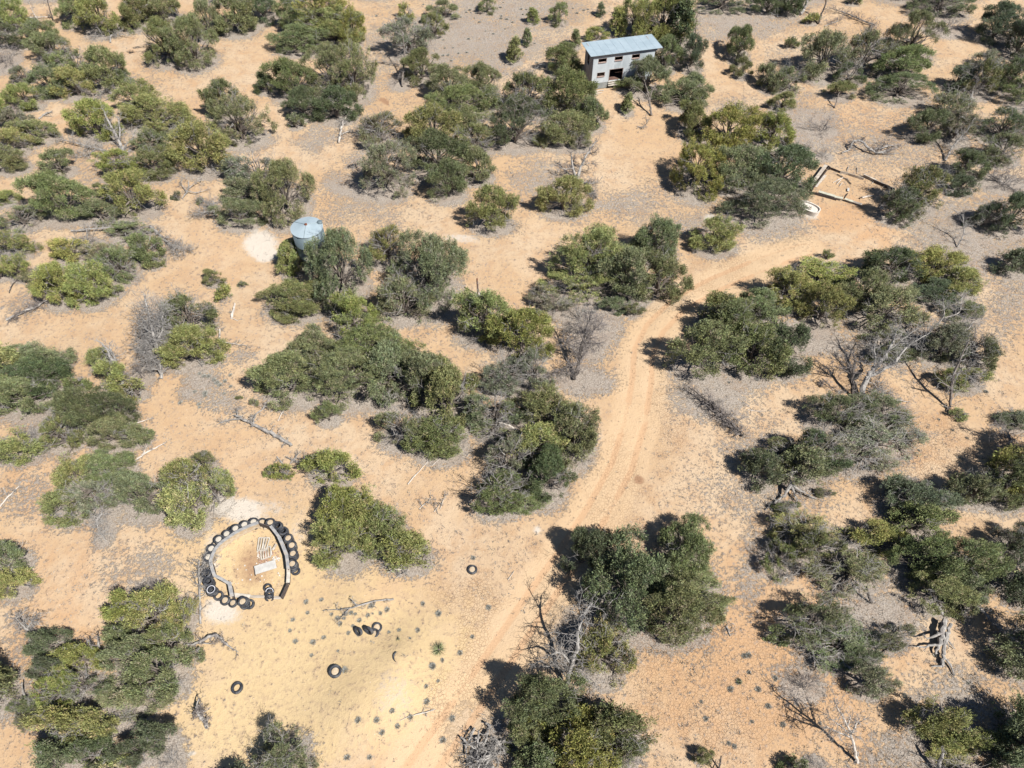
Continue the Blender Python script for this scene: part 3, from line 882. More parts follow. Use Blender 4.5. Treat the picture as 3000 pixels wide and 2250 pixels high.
    cm = math_(n, l, 'MULTIPLY', cm, edge(B[1], n_mid, .3, .8, 1.2)); cm = math_(n, l, 'MULTIPLY', cm, math_(n, l, 'MULTIPLY', n_big, .9))
    c = mix(n, l, cm, c, (.28, .165, .095))
    l.new(c, b.inputs['Base Color'])
    hgt = math_(n, l, 'ADD', math_(n, l, 'MULTIPLY', n_fine, 1.0), math_(n, l, 'MULTIPLY', n_grain, .45))
    hgt = math_(n, l, 'ADD', hgt, math_(n, l, 'MULTIPLY', lm, math_(n, l, 'MULTIPLY', n_g2, .8)))
    hgt = math_(n, l, 'SUBTRACT', hgt, math_(n, l, 'MULTIPLY', cm, .6))
    bump(n, l, b, hgt, .8, .085)
    return m
M['ground'] = ground_mat()
GR = build_ground()
def litter_at(x, y):
    i = np.clip(np.searchsorted(GR[0], x), 0, len(GR[0])-1); j = np.clip(np.searchsorted(GR[1], y), 0, len(GR[1])-1)
    return GR[2][j, i], GR[3][j, i]
build_trees()
# ------------------------------------------------------------------ two-storey building
def basis(ang): return rotz(ang)
def build_house():
    z0 = float(height(13, 86)); p0 = at(1730.7, 264.4); ang = radians(13.4); R = rotz(ang)
    L, Hh, Dp = 7.95, 4.42, 3.2
    e = empty('two_storey_building', p0, 'grey two-storey shed with flat blue-grey metal roof and open doorway', 'building'); e.rotation_euler = (0, 0, ang); e.scale = (.95, .93, .962)
    T = .12
    # front wall at y=0 (outer), openings: x0,x1,z0,z1
    OP = [(.62, 1.72, 3.42, 3.98), (2.72, 3.80, 3.42, 3.98), (4.95, 6.02, 3.42, 3.98), (.62, 1.66, 1.62, 2.2), (2.22, 4.05, .92, 2.45)]
    xs = sorted({0, L, *[o[0] for o in OP], *[o[1] for o in OP]}); zs = sorted({.85, Hh, *[o[2] for o in OP], *[o[3] for o in OP]})
    mb = MB()
    for a, b in zip(xs[:-1], xs[1:]):
        run = None
        for c, d in list(zip(zs[:-1], zs[1:]))+[(None, None)]:
            hole = c is None or any(o[0] <= (a+b)/2 <= o[1] and o[2] <= (c+d)/2 <= o[3] for o in OP)
            if hole:
                if run: mb.box(((a+b)/2, T/2, (run[0]+run[1])/2), (b-a, T, run[1]-run[0])); run = None
            else: run = (run[0], d) if run else (c, d)
    ob('front_wall', mb.mesh('front_wall', M['stucco']), e)
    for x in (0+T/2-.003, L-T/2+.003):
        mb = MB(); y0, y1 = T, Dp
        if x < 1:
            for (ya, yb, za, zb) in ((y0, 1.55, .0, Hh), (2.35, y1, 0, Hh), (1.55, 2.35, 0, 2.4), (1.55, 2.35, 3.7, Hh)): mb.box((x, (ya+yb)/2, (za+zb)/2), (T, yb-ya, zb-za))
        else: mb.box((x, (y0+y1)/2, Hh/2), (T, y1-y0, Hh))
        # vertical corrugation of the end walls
        ob('end_wall', mb.mesh('end_wall', M['greyboard']), e)
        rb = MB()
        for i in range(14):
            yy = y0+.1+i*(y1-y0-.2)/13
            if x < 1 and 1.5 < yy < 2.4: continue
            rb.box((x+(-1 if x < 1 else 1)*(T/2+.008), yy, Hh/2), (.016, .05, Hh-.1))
        ob('wall_rib', rb.mesh('wall_rib', M['greyboard']), e)['kind'] = 'stuff'
    mb = MB(); mb.box((L/2, Dp+T/2, Hh/2-.05), (L, T, Hh-.1)); ob('back_wall', mb.mesh('back_wall', M['greyboard']), e)
    mb = MB(); mb.box((L/2, Dp/2+T/2, .86), (L-2*T-.02, Dp-T-.02, .1)); mb.box((L/2, Dp/2+.3, 2.75), (L-2*T-.02, Dp-T-.62, .08)); ob('floor_deck', mb.mesh('floor_deck', M['inside']), e)
    # windows: recessed timber frame and sill
    for i, (a, b, c, d) in enumerate(OP):
        fm = MB(); w = .05
        if i == 4:
            fm.box((a+w/2, T/2, (c+d)/2), (w, T+.03, d-c)); fm.box((b-w/2, T/2, (c+d)/2), (w, T+.03, d-c)); fm.box(((a+b)/2, T/2, d-w/2), (b-a-2*w-.004, T+.02, w))
            ob('door_frame', fm.mesh('door_frame', M['redwood']), e); continue
        fm.box(((a+b)/2, T/2, d-w/2), (b-a, T-.02, w)); fm.box((a+w/2, T/2, (c+d)/2-w/2), (w, T-.02, d-c-w)); fm.box((b-w/2, T/2, (c+d)/2-w/2), (w, T-.02, d-c-w))
        f = ob('window', fm.mesh('window', M['redwood']), e)
        sm = MB(); sm.box(((a+b)/2, T/2-.03, c+.03), (b-a-2*w-.004, T+.1, .06)); ob('sill', sm.mesh('sill', M['redwood']), f)
    # corrugated skirt: real folds
    def corr(x0, x1, z0_, z1, y, nm, mat, amp=.025, pitch=.1):
        n = int((x1-x0)/pitch*4); xx = np.linspace(x0, x1, n+1); yy = y-amp*(1+np.sin((xx-x0)/pitch*2*pi))
        V = np.r_[np.c_[xx, yy, np.full(n+1, z0_)], np.c_[xx, yy, np.full(n+1, z1)]]
        i = np.arange(n); ob(nm, mk(nm, V, np.stack([i, i+1, i+n+2, i+n+1], -1), mat), e)
    corr(0.01, 2.15, .06, .84, .03, 'skirt_panel', M['corr']); corr(4.3, L-.02, .06, .86, .04, 'skirt_panel', M['corr'])
    mb = MB(); mb.box((1.1, .09, .45), (2.14, .08, .78)); mb.box((L-1.85, .1, .45), (3.6, .08, .8)); ob('skirt_frame', mb.mesh('skirt_frame', M['inside']), e)
    for i in range(3):
        mb = MB(); mb.box((3.22, -.02-.13*i+.1, .86-.2*i), (2.06, .34, .055)); mb.box((3.22, .16-.13*i+.0, .75-.2*i), (2.0, .03, .16)); ob('step_board', mb.mesh('step_board', M['paleplank']), e)
    mb = MB()
    for i in range(7): mb.box((2.35+i*.29, .12, .3), (.09, .09, .6))
    ob('step_post', mb.mesh('step_post', M['darkboard']), e)['kind'] = 'stuff'
    # fascia under the roof edge, then the roof sheets with standing seams
    slope = -.06
    mb = MB(); mb.box((L/2+.1, -.05, Hh-.12), (L+.25, .05, .34)); ob('fascia', mb.mesh('fascia', M['greyboard']), e)
    npan = 10; x0, x1 = -.52, L+.78
    for i in range(npan):
        a = x0+(x1-x0)*i/npan; b = x0+(x1-x0)*(i+1)/npan
        mb = MB(); y0, y1 = -.35, Dp+.45; zz0 = Hh+.16+random.uniform(0, .012); zz1 = zz0+(y1-y0)*slope
        V = [(a+.01, y0, zz0), (b-.01, y0, zz0), (b-.01, y1, zz1), (a+.01, y1, zz1)]; V = V+[(p, q, r-.04) for p, q, r in V]
        mb.add(V, [(0, 1, 2, 3), (7, 6, 5, 4), (0, 4, 5, 1), (1, 5, 6, 2), (2, 6, 7, 3), (3, 7, 4, 0)])
        f = ob('roof_sheet', mb.mesh('roof_sheet', M['roof']), e)
        sm = MB(); sm.add([(b-.03, y0, zz0+.002), (b+.025, y0, zz0+.002), (b+.025, y1, zz1+.002), (b-.03, y1, zz1+.002), (b, y0, zz0+.018), (b, y1, zz1+.018)], [(0, 4, 5, 3), (4, 1, 2, 5)], [(0, 1, 4), (3, 5, 2)])
        ob('seam', sm.mesh('seam', M['roof']), f)
    return e
build_house()
# ------------------------------------------------------------------ water tank
def lathe(prof, k=48, c=(0, 0)):
    P = np.array(prof); n = len(P); t = np.arange(k)*2*pi/k
    V = np.stack([P[:, 0:1]*np.cos(t)+c[0], P[:, 0:1]*np.sin(t)+c[1], np.repeat(P[:, 1:2], k, 1)], -1).reshape(-1, 3)
    i = np.arange(n-1)[:, None]*k; j = np.arange(k)[None]; j2 = (j+1) % k
    return V, np.stack([i+j, i+j2, i+k+j2, i+k+j], -1).reshape(-1, 4)
def build_tank():
    ht, Rr = 4.15, 1.42
    zg = float(height(-19, 52.7)); q = flat(800+815*.12055, 600+545*.12055, ht+zg)
    e = empty('water_tank', (q[0], q[1], zg), 'round pale blue galvanised steel water tank behind a pinyon pine', 'water tank')
    V, Q = lathe([(Rr-.01, 0), (Rr-.01, 1.2), (Rr+.0, 1.2), (Rr+.03, 1.22), (Rr+.03, 1.27), (Rr, 1.29), (Rr, 2.62), (Rr+.02, 2.64), (Rr+.02, 2.68), (Rr, 2.7), (Rr, ht-.06), (Rr-.02, ht-.06)]); ob('shell', mk('shell', V, Q, M['galv'], smooth=True), e)
    for s in range(3):
        a0 = radians(-90+120*s)+.012; a1 = radians(30+120*s)-.012; n = 14; tt = np.linspace(a0, a1, n+1)
        V = [(.1*cos(t), .1*sin(t), ht+.30) for t in tt]+[((Rr+.04)*cos(t), (Rr+.04)*sin(t), ht) for t in tt]+[((Rr+.04)*cos(t), (Rr+.04)*sin(t), ht-.07) for t in tt]
        i = np.arange(n); Q = np.r_[np.stack([i, i+n+1, i+n+2, i+1], -1), np.stack([i+n+1, i+2*n+2, i+2*n+3, i+n+2], -1)]
        f = ob('lid_panel', mk('lid_panel', V, Q, M['galvtop']), e)
        mb = MB(); a = radians(-90+120*s); mb.tube([(.1*cos(a), .1*sin(a), ht+.305), ((Rr+.03)*cos(a), (Rr+.03)*sin(a), ht+.012)], .022, 5); ob('seam', mb.mesh('seam', M['galv']), f)
    V, Q = lathe([(.13, ht+.27), (.13, ht+.38), (.06, ht+.42), (.01, ht+.42)], 12); ob('vent_cap', mk('vent_cap', V, Q, M['rust'], smooth=True), e)
    V, Q = lathe([(.24, ht+.02), (.24, ht+.19), (.2, ht+.22), (.01, ht+.24)], 20, (1.12, .55)); ob('hatch', mk('hatch', V, Q, M['galv'], smooth=True), e)
build_tank()
# ------------------------------------------------------------------ tires
def tire_mesh(R=.335, w=.2, tread=True):
    k = 40
    pr = [(R*.60, .035), (R*.66, .0), (R*.86, .0), (R*.97, .03), (R, .06), (R, w-.06), (R*.97, w-.03), (R*.86, w), (R*.66, w), (R*.60, w-.035), (R*.62, w/2), (R*.60, .035)]
    V, Q = lathe(pr, k); mb = MB(); mb.add(V, Q)
    for i in range(26):
        a = i*2*pi/26; Rz = rotz(a); mb.box(Rz@np.array([R+.001, 0, w/2]), (.018, .035, w*.62), Rz)
    return mb.mesh('old_tire', M['rubber'], smooth=False)
TM = tire_mesh(); TMB = tire_mesh(.40, .24); TMS = tire_mesh(.30, .18)
def disc(R, z, mat):
    k = 20; V = np.array([(0, 0, z+.03)]+[(R*cos(i*2*pi/k)*(.97+.05*random.random()), R*sin(i*2*pi/k), z) for i in range(k)])
    return mk('soil_fill', V, np.array([(0, 1+i, 1+(i+1) % k) for i in range(k)]), mat, smooth=True)
FILL = disc(.23, .13, M['fill']); RAWF = disc(.23, .15, M['rawfill'])
RZ = lambda x, y: (550+x/5.183, 1480+y/5.183)
def tire(u, v, z, label, rot=(0, 0, 0), me=None, fill=None, group=None, white=False, sc=1.0, u_off=0):
    p = at(u, v, z+.1)
    o = ob('old_tire', me or TM, None, (p.x, p.y, p.z-.1)); o.rotation_euler = rot; o.scale = (sc, sc, 1)
    tag(o, label, 'tire', group)
    if fill: ob('soil_fill', fill, o)
    if white:
        V, Q = lathe([(.235, .201), (.275, .204), (.275, .198)], 32); ob('whitewall_band', mk('whitewall_band', V, Q, M['whitewall']), o)
    return o
RING = [(1130, 262, 0), (1255, 265, 1), (1362, 312, 1), (1446, 392, 1), (1530, 502, 1), (1582, 610, 1), (1600, 738, 1), (1592, 892, 1), (1603, 955, 0), (1640, 1000, 0),
        (940, 1503, 0), (838, 1465, 1), (690, 1485, 0), (572, 1445, 0), (470, 1375, 0), (360, 1285, 1), (322, 1260, 0), (310, 1158, 1), (285, 1040, 1), (290, 912, 0), (318, 790, 1), (362, 662, 1), (420, 600, 0), (472, 520, 1), (595, 440, 1), (660, 385, 0), (728, 355, 1), (862, 298, 1), (1000, 257, 1)]
rc = (900, 850); RING = sorted(RING, key=lambda q: (math.atan2(q[0]-rc[0], -(q[1]-rc[1]))) % (2*pi))
ORDN = ORD+['twenty-first', 'twenty-second', 'twenty-third', 'twenty-fourth', 'twenty-fifth', 'twenty-sixth', 'twenty-seventh', 'twenty-eighth', 'twenty-ninth', 'thirtieth', 'thirty-first', 'thirty-second', 'thirty-third', 'thirty-fourth', 'thirty-fifth', 'thirty-sixth', 'thirty-seventh', 'thirty-eighth']
for i, (x, y, up) in enumerate(RING):
    g = 'tires stacked round the outside of the board ring'; u, v = RZ(x, y)
    whiteish = x < 1080 and y < 1000
    nm = ORDN[i] if i else 'first'
    fl = RAWF if whiteish and up else (FILL if random.random() < .6 else None)
    wband = (x, y) == (360, 1285)
    col = 'whitewall tire filled with pale soil' if wband else 'black tire filled with pale soil' if fl is RAWF else 'black tire filled with tan soil' if fl else 'black open tire'
    kind_ = random.choice([TM, TM, TMS])
    if up: 
        tire(u, v, .42, f"{col} atop the ring wall, {nm} clockwise from its top", (random.uniform(-.05, .05), random.uniform(-.05, .05), random.uniform(0, 6)), None, fl, g, wband)
        o = tire(*project(*at(u, v, .52))[:2], .42, 'x') if False else None
        p = at(u, v, .52)
        for lv in (0, 1):
            q = ob('old_tire', TM, None, (p.x+random.uniform(-.05, .05), p.y+random.uniform(-.05, .05), p.z-.52+lv*.205)); q.rotation_euler = (0, 0, random.uniform(0, 6))
            tag(q, f"black tire {'at the foot' if lv == 0 else 'in the middle'} of the ring wall stack, under the {nm} clockwise", 'tire', g)
    else: tire(u, v, .0, f"{col} low on the ring wall, {nm} clockwise from its top", (random.uniform(-.08, .08), random.uniform(-.08, .08), random.uniform(0, 6)), kind_, fl, g)
for i, (x, y, z, rx, wh) in enumerate(((1215, 1250, .02, .15, 0), (1248, 1300, .12, .5, 1), (1240, 1345, .16, .85, 0), (1240, 1390, .06, 1.05, 0))):
    tire(*RZ(x, y), z, ['black tire at back of the leaning row inside the ring', 'whitewall tire second in the leaning row inside the ring', 'black tire third in the leaning row inside the ring', 'black tire at front of the leaning row by the ring gate'][i], (rx, 0, .1), TMS, None, 'tires leaning in a row inside the ring', bool(wh), .95)
tire(1384, 1669, 0, 'lone black tire lying flat beside the dirt track', (0, 0, 0), None, FILL)
tire(695, 2015, 0, 'lone black tire lying flat on open yellow sand', (.06, -.05, 0), TM, None, sc=1.08)
tire(982, 1967, 0, 'black tire ringing a dry grass clump beside the sandy mound', (.05, .1, 0), TMB, FILL)
tire(1052, 1846, .22, 'black tire tilted upright, leftmost of the cluster above the mound', (.35, -.95, .6), TMS)
tire(1082, 1842, .28, 'black tire standing on edge in the middle of the mound cluster', (.2, -1.25, .9), TM)
tire(1104, 1838, -.08, 'half-buried grey tire behind the mound cluster', (.1, .1, 0), TM, FILL)
tire(1097, 1856, -.14, 'mostly buried tire at the front of the mound cluster', (.12, -.25, 0), TM, FILL)
def arc_tire():
    k = 10; mb = MB(); P = []
    V = []
    for i in range(k+1):
        a = radians(110+i*14); w_ = .07*math.sin(pi*i/k)+.012
        V += [((.33-w_)*cos(a), (.33-w_)*sin(a), .05), (.34*cos(a), .34*sin(a), .09), (.345*cos(a), .345*sin(a), -.05)]
    Q = []
    for i in range(k):
        for j in (0, 1): Q.append((3*i+j, 3*i+3+j, 3*i+4+j, 3*i+1+j))
    me = mk('buried_tire', np.array(V), np.array(Q), M['rubber']); p = at(1158, 1925); o = ob('buried_tire', me, None, (p.x+.2, p.y, p.z+.0)); tag(o, 'buried tire showing only a dark crescent on the sandy mound', 'tire')
arc_tire()
# ------------------------------------------------------------------ boards
def board(name, p, q, h, t, mat, parent=None, lean=0., seg=1):
    """a board standing on edge from p to q (bottom line), height h, thickness t"""
    p, q = Vector(p), Vector(q); d = q-p; L = d.length; d.normalize(); s = Vector((-d.y, d.x, 0)).normalized(); up = (Vector((0, 0, 1))+s*lean).normalized()
    mb = MB(); c = (p+q)/2+up*h/2; R = np.array([d, s, up]).T; mb.box(np.zeros(3), (L, t, h), R)
    o = ob(name, mb.mesh(name, mat), parent); o.location = c-(parent.location if parent else Vector()); return o
def slab(name, p, q, w, t, mat, parent=None, roll=0.):
    p, q = Vector(p), Vector(q); d = (q-p); L = d.length; d.normalize(); s = Vector((-d.y, d.x, roll)).normalized(); up = d.cross(s).normalized()
    mb = MB(); R = np.array([d, s, up]).T; mb.box(np.zeros(3), (L, w, t), R)
    o = ob(name, mb.mesh(name, mat), parent); o.location = (p+q)/2-(parent.location if parent else Vector()); return o
def build_ring():
    WH = .78
    e = empty('board_ring_wall', at(*RZ(900, 850)), 'round low wall of grey boards with plank capping inside the tires', 'board wall')
    def seg(pts, cap=.30, hh=WH, mat='board', pm='darkboard'):
        G = [at(*RZ(*p), hh) for p in pts]
        for a, b in zip(G[:-1], G[1:]):
            a2, b2 = Vector((a.x, a.y, a.z-hh)), Vector((b.x, b.y, b.z-hh))
            board('wall_board', a2, b2, hh-.03, .05, M[pm], e)
            if cap:
                d = (b-a).normalized(); slab('cap_board', a-d*.04+Vector((0, 0, random.uniform(0, .012))), b+d*.04, cap, .035, M[mat], e, random.uniform(-.05, .05))
    seg([(1065, 268), (930, 315), (800, 375), (700, 430), (615, 490), (535, 545), (470, 600), (415, 670), (378, 750), (345, 850)], .22, pm='fill')
    seg([(345, 850), (370, 960), (405, 1065)], .22); seg([(405, 1065), (505, 1115), (612, 1180)], .2); seg([(632, 1175), (650, 1270), (672, 1380)], .24)
    seg([(1262, 322), (1325, 400), (1385, 480)], .2); seg([(1388, 485), (1440, 600), (1500, 755)], .24); seg([(1500, 755), (1515, 860), (1525, 965)], .22); seg([(1528, 965), (1530, 1060), (1522, 1170)], .24, .5, 'paleplank')
    seg([(1065, 268), (1150, 290), (1240, 316)], .07, .7, 'darkboard')
    seg([(1415, 1390), (1462, 1290), (1510, 1180)], .05, .5, 'darkboard')
    for a, b, w, m in (((680, 1362), (945, 1392), .30, 'paleplank'), ((945, 1388), (1170, 1388), .17, 'plank'), ((1170, 1403), (1420, 1405), .20, 'plank')):
        slab('sill_board', at(*RZ(*a), .06), at(*RZ(*b), .06), w, .06, M[m], e)
    # rubble footing that shows below the boards on the inner side
    for (x, y) in [(1050, 310), (960, 330), (880, 355), (800, 395), (725, 440), (650, 490), (590, 545), (535, 590), (490, 650), (450, 710), (425, 770), (400, 840), (395, 900), (1120, 335), (1190, 355)]:
        p = at(*RZ(x, y)); mb = MB()
        V, Q = lathe([(.16, 0), (.17, .08), (.12, .15), (.01, .17)], 9); V = V*[random.uniform(.8, 1.4), random.uniform(.8, 1.2), 1]+RNG.normal(size=V.shape)*.015
        o = ob('footing_lump', mk('footing_lump', V, Q, random.choice([M['fill'], M['rubber'], M['concrete'], M['rubber']])), e); o.location = p-e.location; o.rotation_euler = (0, 0, random.uniform(0, 6))
build_ring()
def build_pallets():
    def pallet(quad, nsl, label, h=.12):
        P = [at(*RZ(*q), h) for q in quad]; e = empty('wooden_pallet', at(*RZ(*quad[0])), label, 'pallet')
        for a, b in ((0, 1), (1, 2), (2, 3), (3, 0)): slab('rail', P[a], P[b], .07, .08, M['paleplank'], e)
        for i in range(nsl):
            t = (i+1)/(nsl+1); slab('slat', P[0].lerp(P[1], t)+Vector((0, 0, .05)), P[3].lerp(P[2], t)+Vector((0, 0, .05)), .075, .03, M['plank'], e)
    pallet([(1082, 497), (1245, 497), (1190, 690), (1060, 690)], 3, 'broken pale pallet frame lying inside the tire ring')
    pallet([(1110, 700), (1255, 620), (1262, 780), (1118, 828)], 3, 'second pallet with brown slats, lower one inside the ring', .1)
    for a, b, w, m, lb in (((1290, 680), (1345, 590), .16, 'plank', 'grey plank propped at the right inner side of the ring'), ((1255, 620), (1275, 760), .1, 'paleplank', 'narrow pale plank beside the lower pallet in the ring'), ((1135, 660), (1160, 500), .1, 'paleplank', 'loose pale plank lying across the upper pallet in the ring')):
        o = slab('loose_plank', at(*RZ(*a), .17), at(*RZ(*b), .2), w, .04, M[m]); tag(o, lb, 'plank')
    o = slab('discarded_sheet', at(*RZ(1018, 990), .12), at(*RZ(1340, 890), .1), .62, .03, M['sheet'], None, .1); tag(o, 'dusty white panel lying on the ground in the tire ring', 'panel')
    o = slab('edge_strip', at(*RZ(1010, 935), .1), at(*RZ(1028, 1072), .1), .04, .1, M['darkboard']); tag(o, 'dark edge strip at the end of the white panel', 'strip')  # narrow dark strip along the left end of the sheet
    mb = MB(); 
    for i in range(60):
        x, y = random.uniform(1080, 1390), random.uniform(690, 880); p = at(*RZ(x, y+(1240-x)*.25)); mb.box((p.x, p.y, p.z+.03), (random.uniform(.04, .13),)*3, rotz(random.random()*3))
    tag(ob('broken_rubble', mb.mesh('broken_rubble', M['brick'])), 'reddish broken rubble beside the pallets in the ring', 'rubble', kind='stuff')
    mb = MB()
    for i in range(70):
        x, y = random.choice([(random.gauss(1340, 45), random.gauss(820, 20)), (random.gauss(1075, 15), random.gauss(740, 40)), (random.gauss(1150, 90), random.gauss(890, 12)), (random.uniform(600, 1400), random.uniform(900, 1250))]); p = at(*RZ(x, y)); mb.box((p.x, p.y, p.z+.02), (random.uniform(.03, .1),)*3, rotz(random.random()*3))
    tag(ob('pale_rubble', mb.mesh('pale_rubble', M['concrete'])), 'pale broken plaster crumbs scattered inside the ring', 'rubble', kind='stuff')
build_pallets()
CZ = lambda x, y: (2320+x/6.506, 460+y/6.506)
def build_corral():
    e = empty('board_corral', at(*CZ(1100, 500)), 'fallen-in rectangular corral of weathered boards on orange soil', 'corral')
    for a, b, w, h, m in (((655, 150), (325, 590), .36, .42, 'plank'), ((640, 345), (450, 570), .26, .05, 'paleplank'), ((705, 190), (395, 600), .06, .38, 'darkboard'), ((325, 640), (600, 715), .12, .3, 'darkboard'), ((600, 715), (860, 790), .10, .28, 'darkboard'), ((510, 655), (820, 745), .34, .32, 'greenplank'),
                          ((815, 755), (975, 785), .3, .3, 'greenplank'), ((1010, 795), (1170, 850), .28, .25, 'greenplank'), ((1170, 850), (1340, 905), .28, .22, 'plank'), ((670, 140), (740, 190), .08, .4, 'darkboard'), ((740, 190), (930, 265), .08, .3, 'darkboard'),
                          ((930, 265), (1080, 290), .12, .3, 'plank'), ((1080, 300), (1380, 395), .12, .3, 'plank'), ((1370, 330), (1610, 440), .16, .3, 'plank'), ((1560, 430), (1960, 600), .14, .35, 'darkboard'), ((1600, 430), (1960, 590), .1, .4, 'plank'), ((1945, 620), (1850, 770), .28, .35, 'plank'), ((1840, 780), (1740, 900), .26, .35, 'plank'), ((1740, 900), (1700, 1000), .26, .3, 'plank')):
        p, q = at(*CZ(*a), h), at(*CZ(*b), h)
        if w > .15: slab('plank', p, q, w, .05, M[m], e, random.uniform(-.1, .1))
        board('side_board', Vector((p.x, p.y, p.z-h)), Vector((q.x, q.y, q.z-h)), h-.03, .04, M['plank' if m != 'darkboard' else m], e)
    items = [((980, 390), (780, 490), .05, 'pale', 'bleached stick, upper left one inside the corral'), ((930, 440), (850, 520), .05, 'pale', 'short bleached stick beside the longer one in the corral'), ((960, 490), (905, 560), .04, 'pale', 'short pale lath in the middle left of the corral'), ((1340, 775), (1540, 735), .09, 'pale', 'thick white branch lying at lower right in the corral'),
             ((1290, 790), (1345, 760), .07, 'char', 'dark forked end of wood by the white branch in the corral'), ((1080, 180), (1050, 270), .04, 'silver', 'thin grey stick leaning over the corral back board'), ((1245, 200), (1240, 320), .04, 'silver', 'upright thin grey stick at the corral back board'), ((1600, 430), (1520, 510), .035, 'pale', 'pale stick crossing the corral back board'), ((1065, 690), (1000, 790), .05, 'darkboard', 'dark broken rail at the corral front gap'),
             ((1440, 640), (1560, 585), .04, 'silver', 'curved grey branch at right inside the corral')]
    for a, b, r, m, lb in items:
        mb = MB(); p, q = at(*CZ(*a), .08), at(*CZ(*b), .06); md = (p+q)/2+Vector((0, 0, .05)); mb.tube([p, md, q], [r, r*.9, r*.6], 6); tag(ob('dead_stick', mb.mesh('dead_stick', M[m])), lb, 'stick')
    mb = MB(); mb.tube([at(*CZ(*p), .1) for p in ((860, 325), (960, 380), (1050, 425), (1130, 515))], .05, 6); tag(ob('dark_pipe', mb.mesh('dark_pipe', M['char'])), 'dark bent pole lying inside the corral', 'pole')
    o = slab('white_board', at(*CZ(1078, 590), .15), at(*CZ(1072, 650), .12), .2, .03, M['sheet']); tag(o, 'small white board standing out in the corral centre', 'board')
build_corral()
def build_trough():
    p = at(*CZ(330, 945), .5); zb = .5; ang = radians(-40)
    e = empty('stock_trough', (p.x, p.y, p.z-zb), 'pale oval concrete stock trough beside the big pinyon', 'trough'); e.rotation_euler = (0, 0, ang)
    k = 36; t = np.arange(k)*2*pi/k; ex = lambda a, b: np.c_[np.sign(np.cos(t))*np.abs(np.cos(t))**.75*a, np.sign(np.sin(t))*np.abs(np.sin(t))**.75*b]
    rings = [(1.12, .66, 0), (1.15, .69, .5), (1.15, .69, .54), (1.05, .59, .54), (1.03, .57, .36)]
    V = np.concatenate([np.c_[ex(a, b), np.full(k, z)] for a, b, z in rings]); i = np.arange(len(rings)-1)[:, None]*k; j = np.arange(k)[None]; j2 = (j+1) % k
    ob('basin_wall', mk('basin_wall', V, np.stack([i+j, i+j2, i+k+j2, i+k+j], -1).reshape(-1, 4), M['concrete'], smooth=False), e)
    V = np.r_[[(0, 0, .40)], np.c_[ex(1.05, .585), np.full(k, .38)]]; ob('basin_floor', mk('basin_floor', V, np.array([(0, 1+q, 1+(q+1) % k) for q in range(k)]), M['dust'], smooth=True), e)
    mb = MB(); mb.tube([(-.2, -.95, 0), (-.15, -.75, .45)], .03, 6); ob('pipe', mb.mesh('pipe', M['pale']), e)
build_trough()
p = at(1400, 864); mb = MB(); mb.tube([(0, 0, -.1), (0, 0, 1.0), (.0, .02, 2.05)], .065, 10)
e = empty('steel_post', p, 'rusty red steel post standing in the open sand', 'post'); ob('pole', mb.mesh('pole', M['rust']), e)
V, Q = lathe([(.38, 0), (.34, .05), (.2, .07), (.02, .08)], 14); V[:, :2] *= 1+RNG.normal(size=(len(V), 1))*.06; ob('footing', mk('footing', V, Q, M['concrete']), e)
# ------------------------------------------------------------------ dead wood
def wood(t, name, label, cat, limbs, mat='silver', tw=0, tl=.8, depth=2, seed=None, dark=False, up=.0, tr=.02, bush=None, group=None):
    g = np.random.default_rng(abs(hash_(label)) % 99991)
    T0 = at(*tp(t, *limbs[0][0][:2]))
    e = empty(name, T0, label, cat, group); mb = MB(); tb = MB(); k = 0
    for L in limbs:
        pts = []; 
        for (x, y, z, r) in L: p = at(*tp(t, x, y), max(z, r*.8)); pts.append(np.array(p-T0))
        pts = np.array(pts); R = [q[3] for q in L]
        # resample with small wander
        n = len(pts); s = np.linspace(0, n-1, (n-1)*4+1); P = np.stack([np.interp(s, range(n), pts[:, i]) for i in range(3)], 1)
        sm = P.copy(); 
        for _ in range(2): sm[1:-1] = (sm[:-2]+2*sm[1:-1]+sm[2:])/4
        sm[1:-1] += g.normal(size=(len(sm)-2, 3))*np.mean(R)*.35; Rr = np.interp(s, range(n), R)*g.uniform(.85, 1.15, len(s))
        mb.tube(sm, Rr, 7)
        m = int(tw*len(sm)/9)
        for i in range(m):
            q = g.integers(1, len(sm)); d = unit(sm[q]-sm[q-1]); dd = unit(d*.6+unit(g.normal(size=3)))
            if sm[q][2] < .5: dd[2] = abs(dd[2])*.5
            grow(tb, sm[q], dd, tl*g.uniform(.5, 1.1), max(min(Rr[q]*.45, tr*1.6), tr), depth, g, 4, .22, up, 3, .75, .008)
    ob('trunk', mb.mesh('trunk', M[mat]), e)
    if tb.V: ob('branches', tb.mesh('branches', M['darktwig' if dark else 'twig']), e)['kind'] = 'stuff'
    return e
def hash_(s):
    h = 7
    for ch in s: h = (h*31+ord(ch)) & 0x7fffffff
    return h
W_ = wood  # bare trunks among these belong to leafy trees, not trees of their own
W_('A', 'dead_tree', 'silvery forked dead tree among yellow-green junipers at upper left', 'dead tree', [[(800, 985, 0, .2), (765, 900, 1.1, .16), (735, 850, 1.9, .12), (690, 770, 2.9, .09), (665, 705, 3.8, .03)], [(775, 930, .8, .12), (775, 840, 1.9, .09), (765, 755, 3.0, .03)], [(795, 960, .4, .1), (860, 900, 1.0, .07), (885, 825, 2.0, .03)], [(735, 850, 1.9, .07), (690, 830, 2.1, .02)]], 'silver', 12, 1.0)
W_('A', 'brush_heap', 'grey dead branches lying left of the silvery forked snag', 'brush', [[(700, 980, .1, .09), (610, 960, .3, .07), (500, 930, .4, .05), (405, 905, .5, .02)], [(620, 965, .2, .05), (560, 1010, .2, .04), (490, 1020, .1, .02)], [(760, 1000, .1, .1), (830, 985, .1, .08)]], 'silver', 34, 1.1)
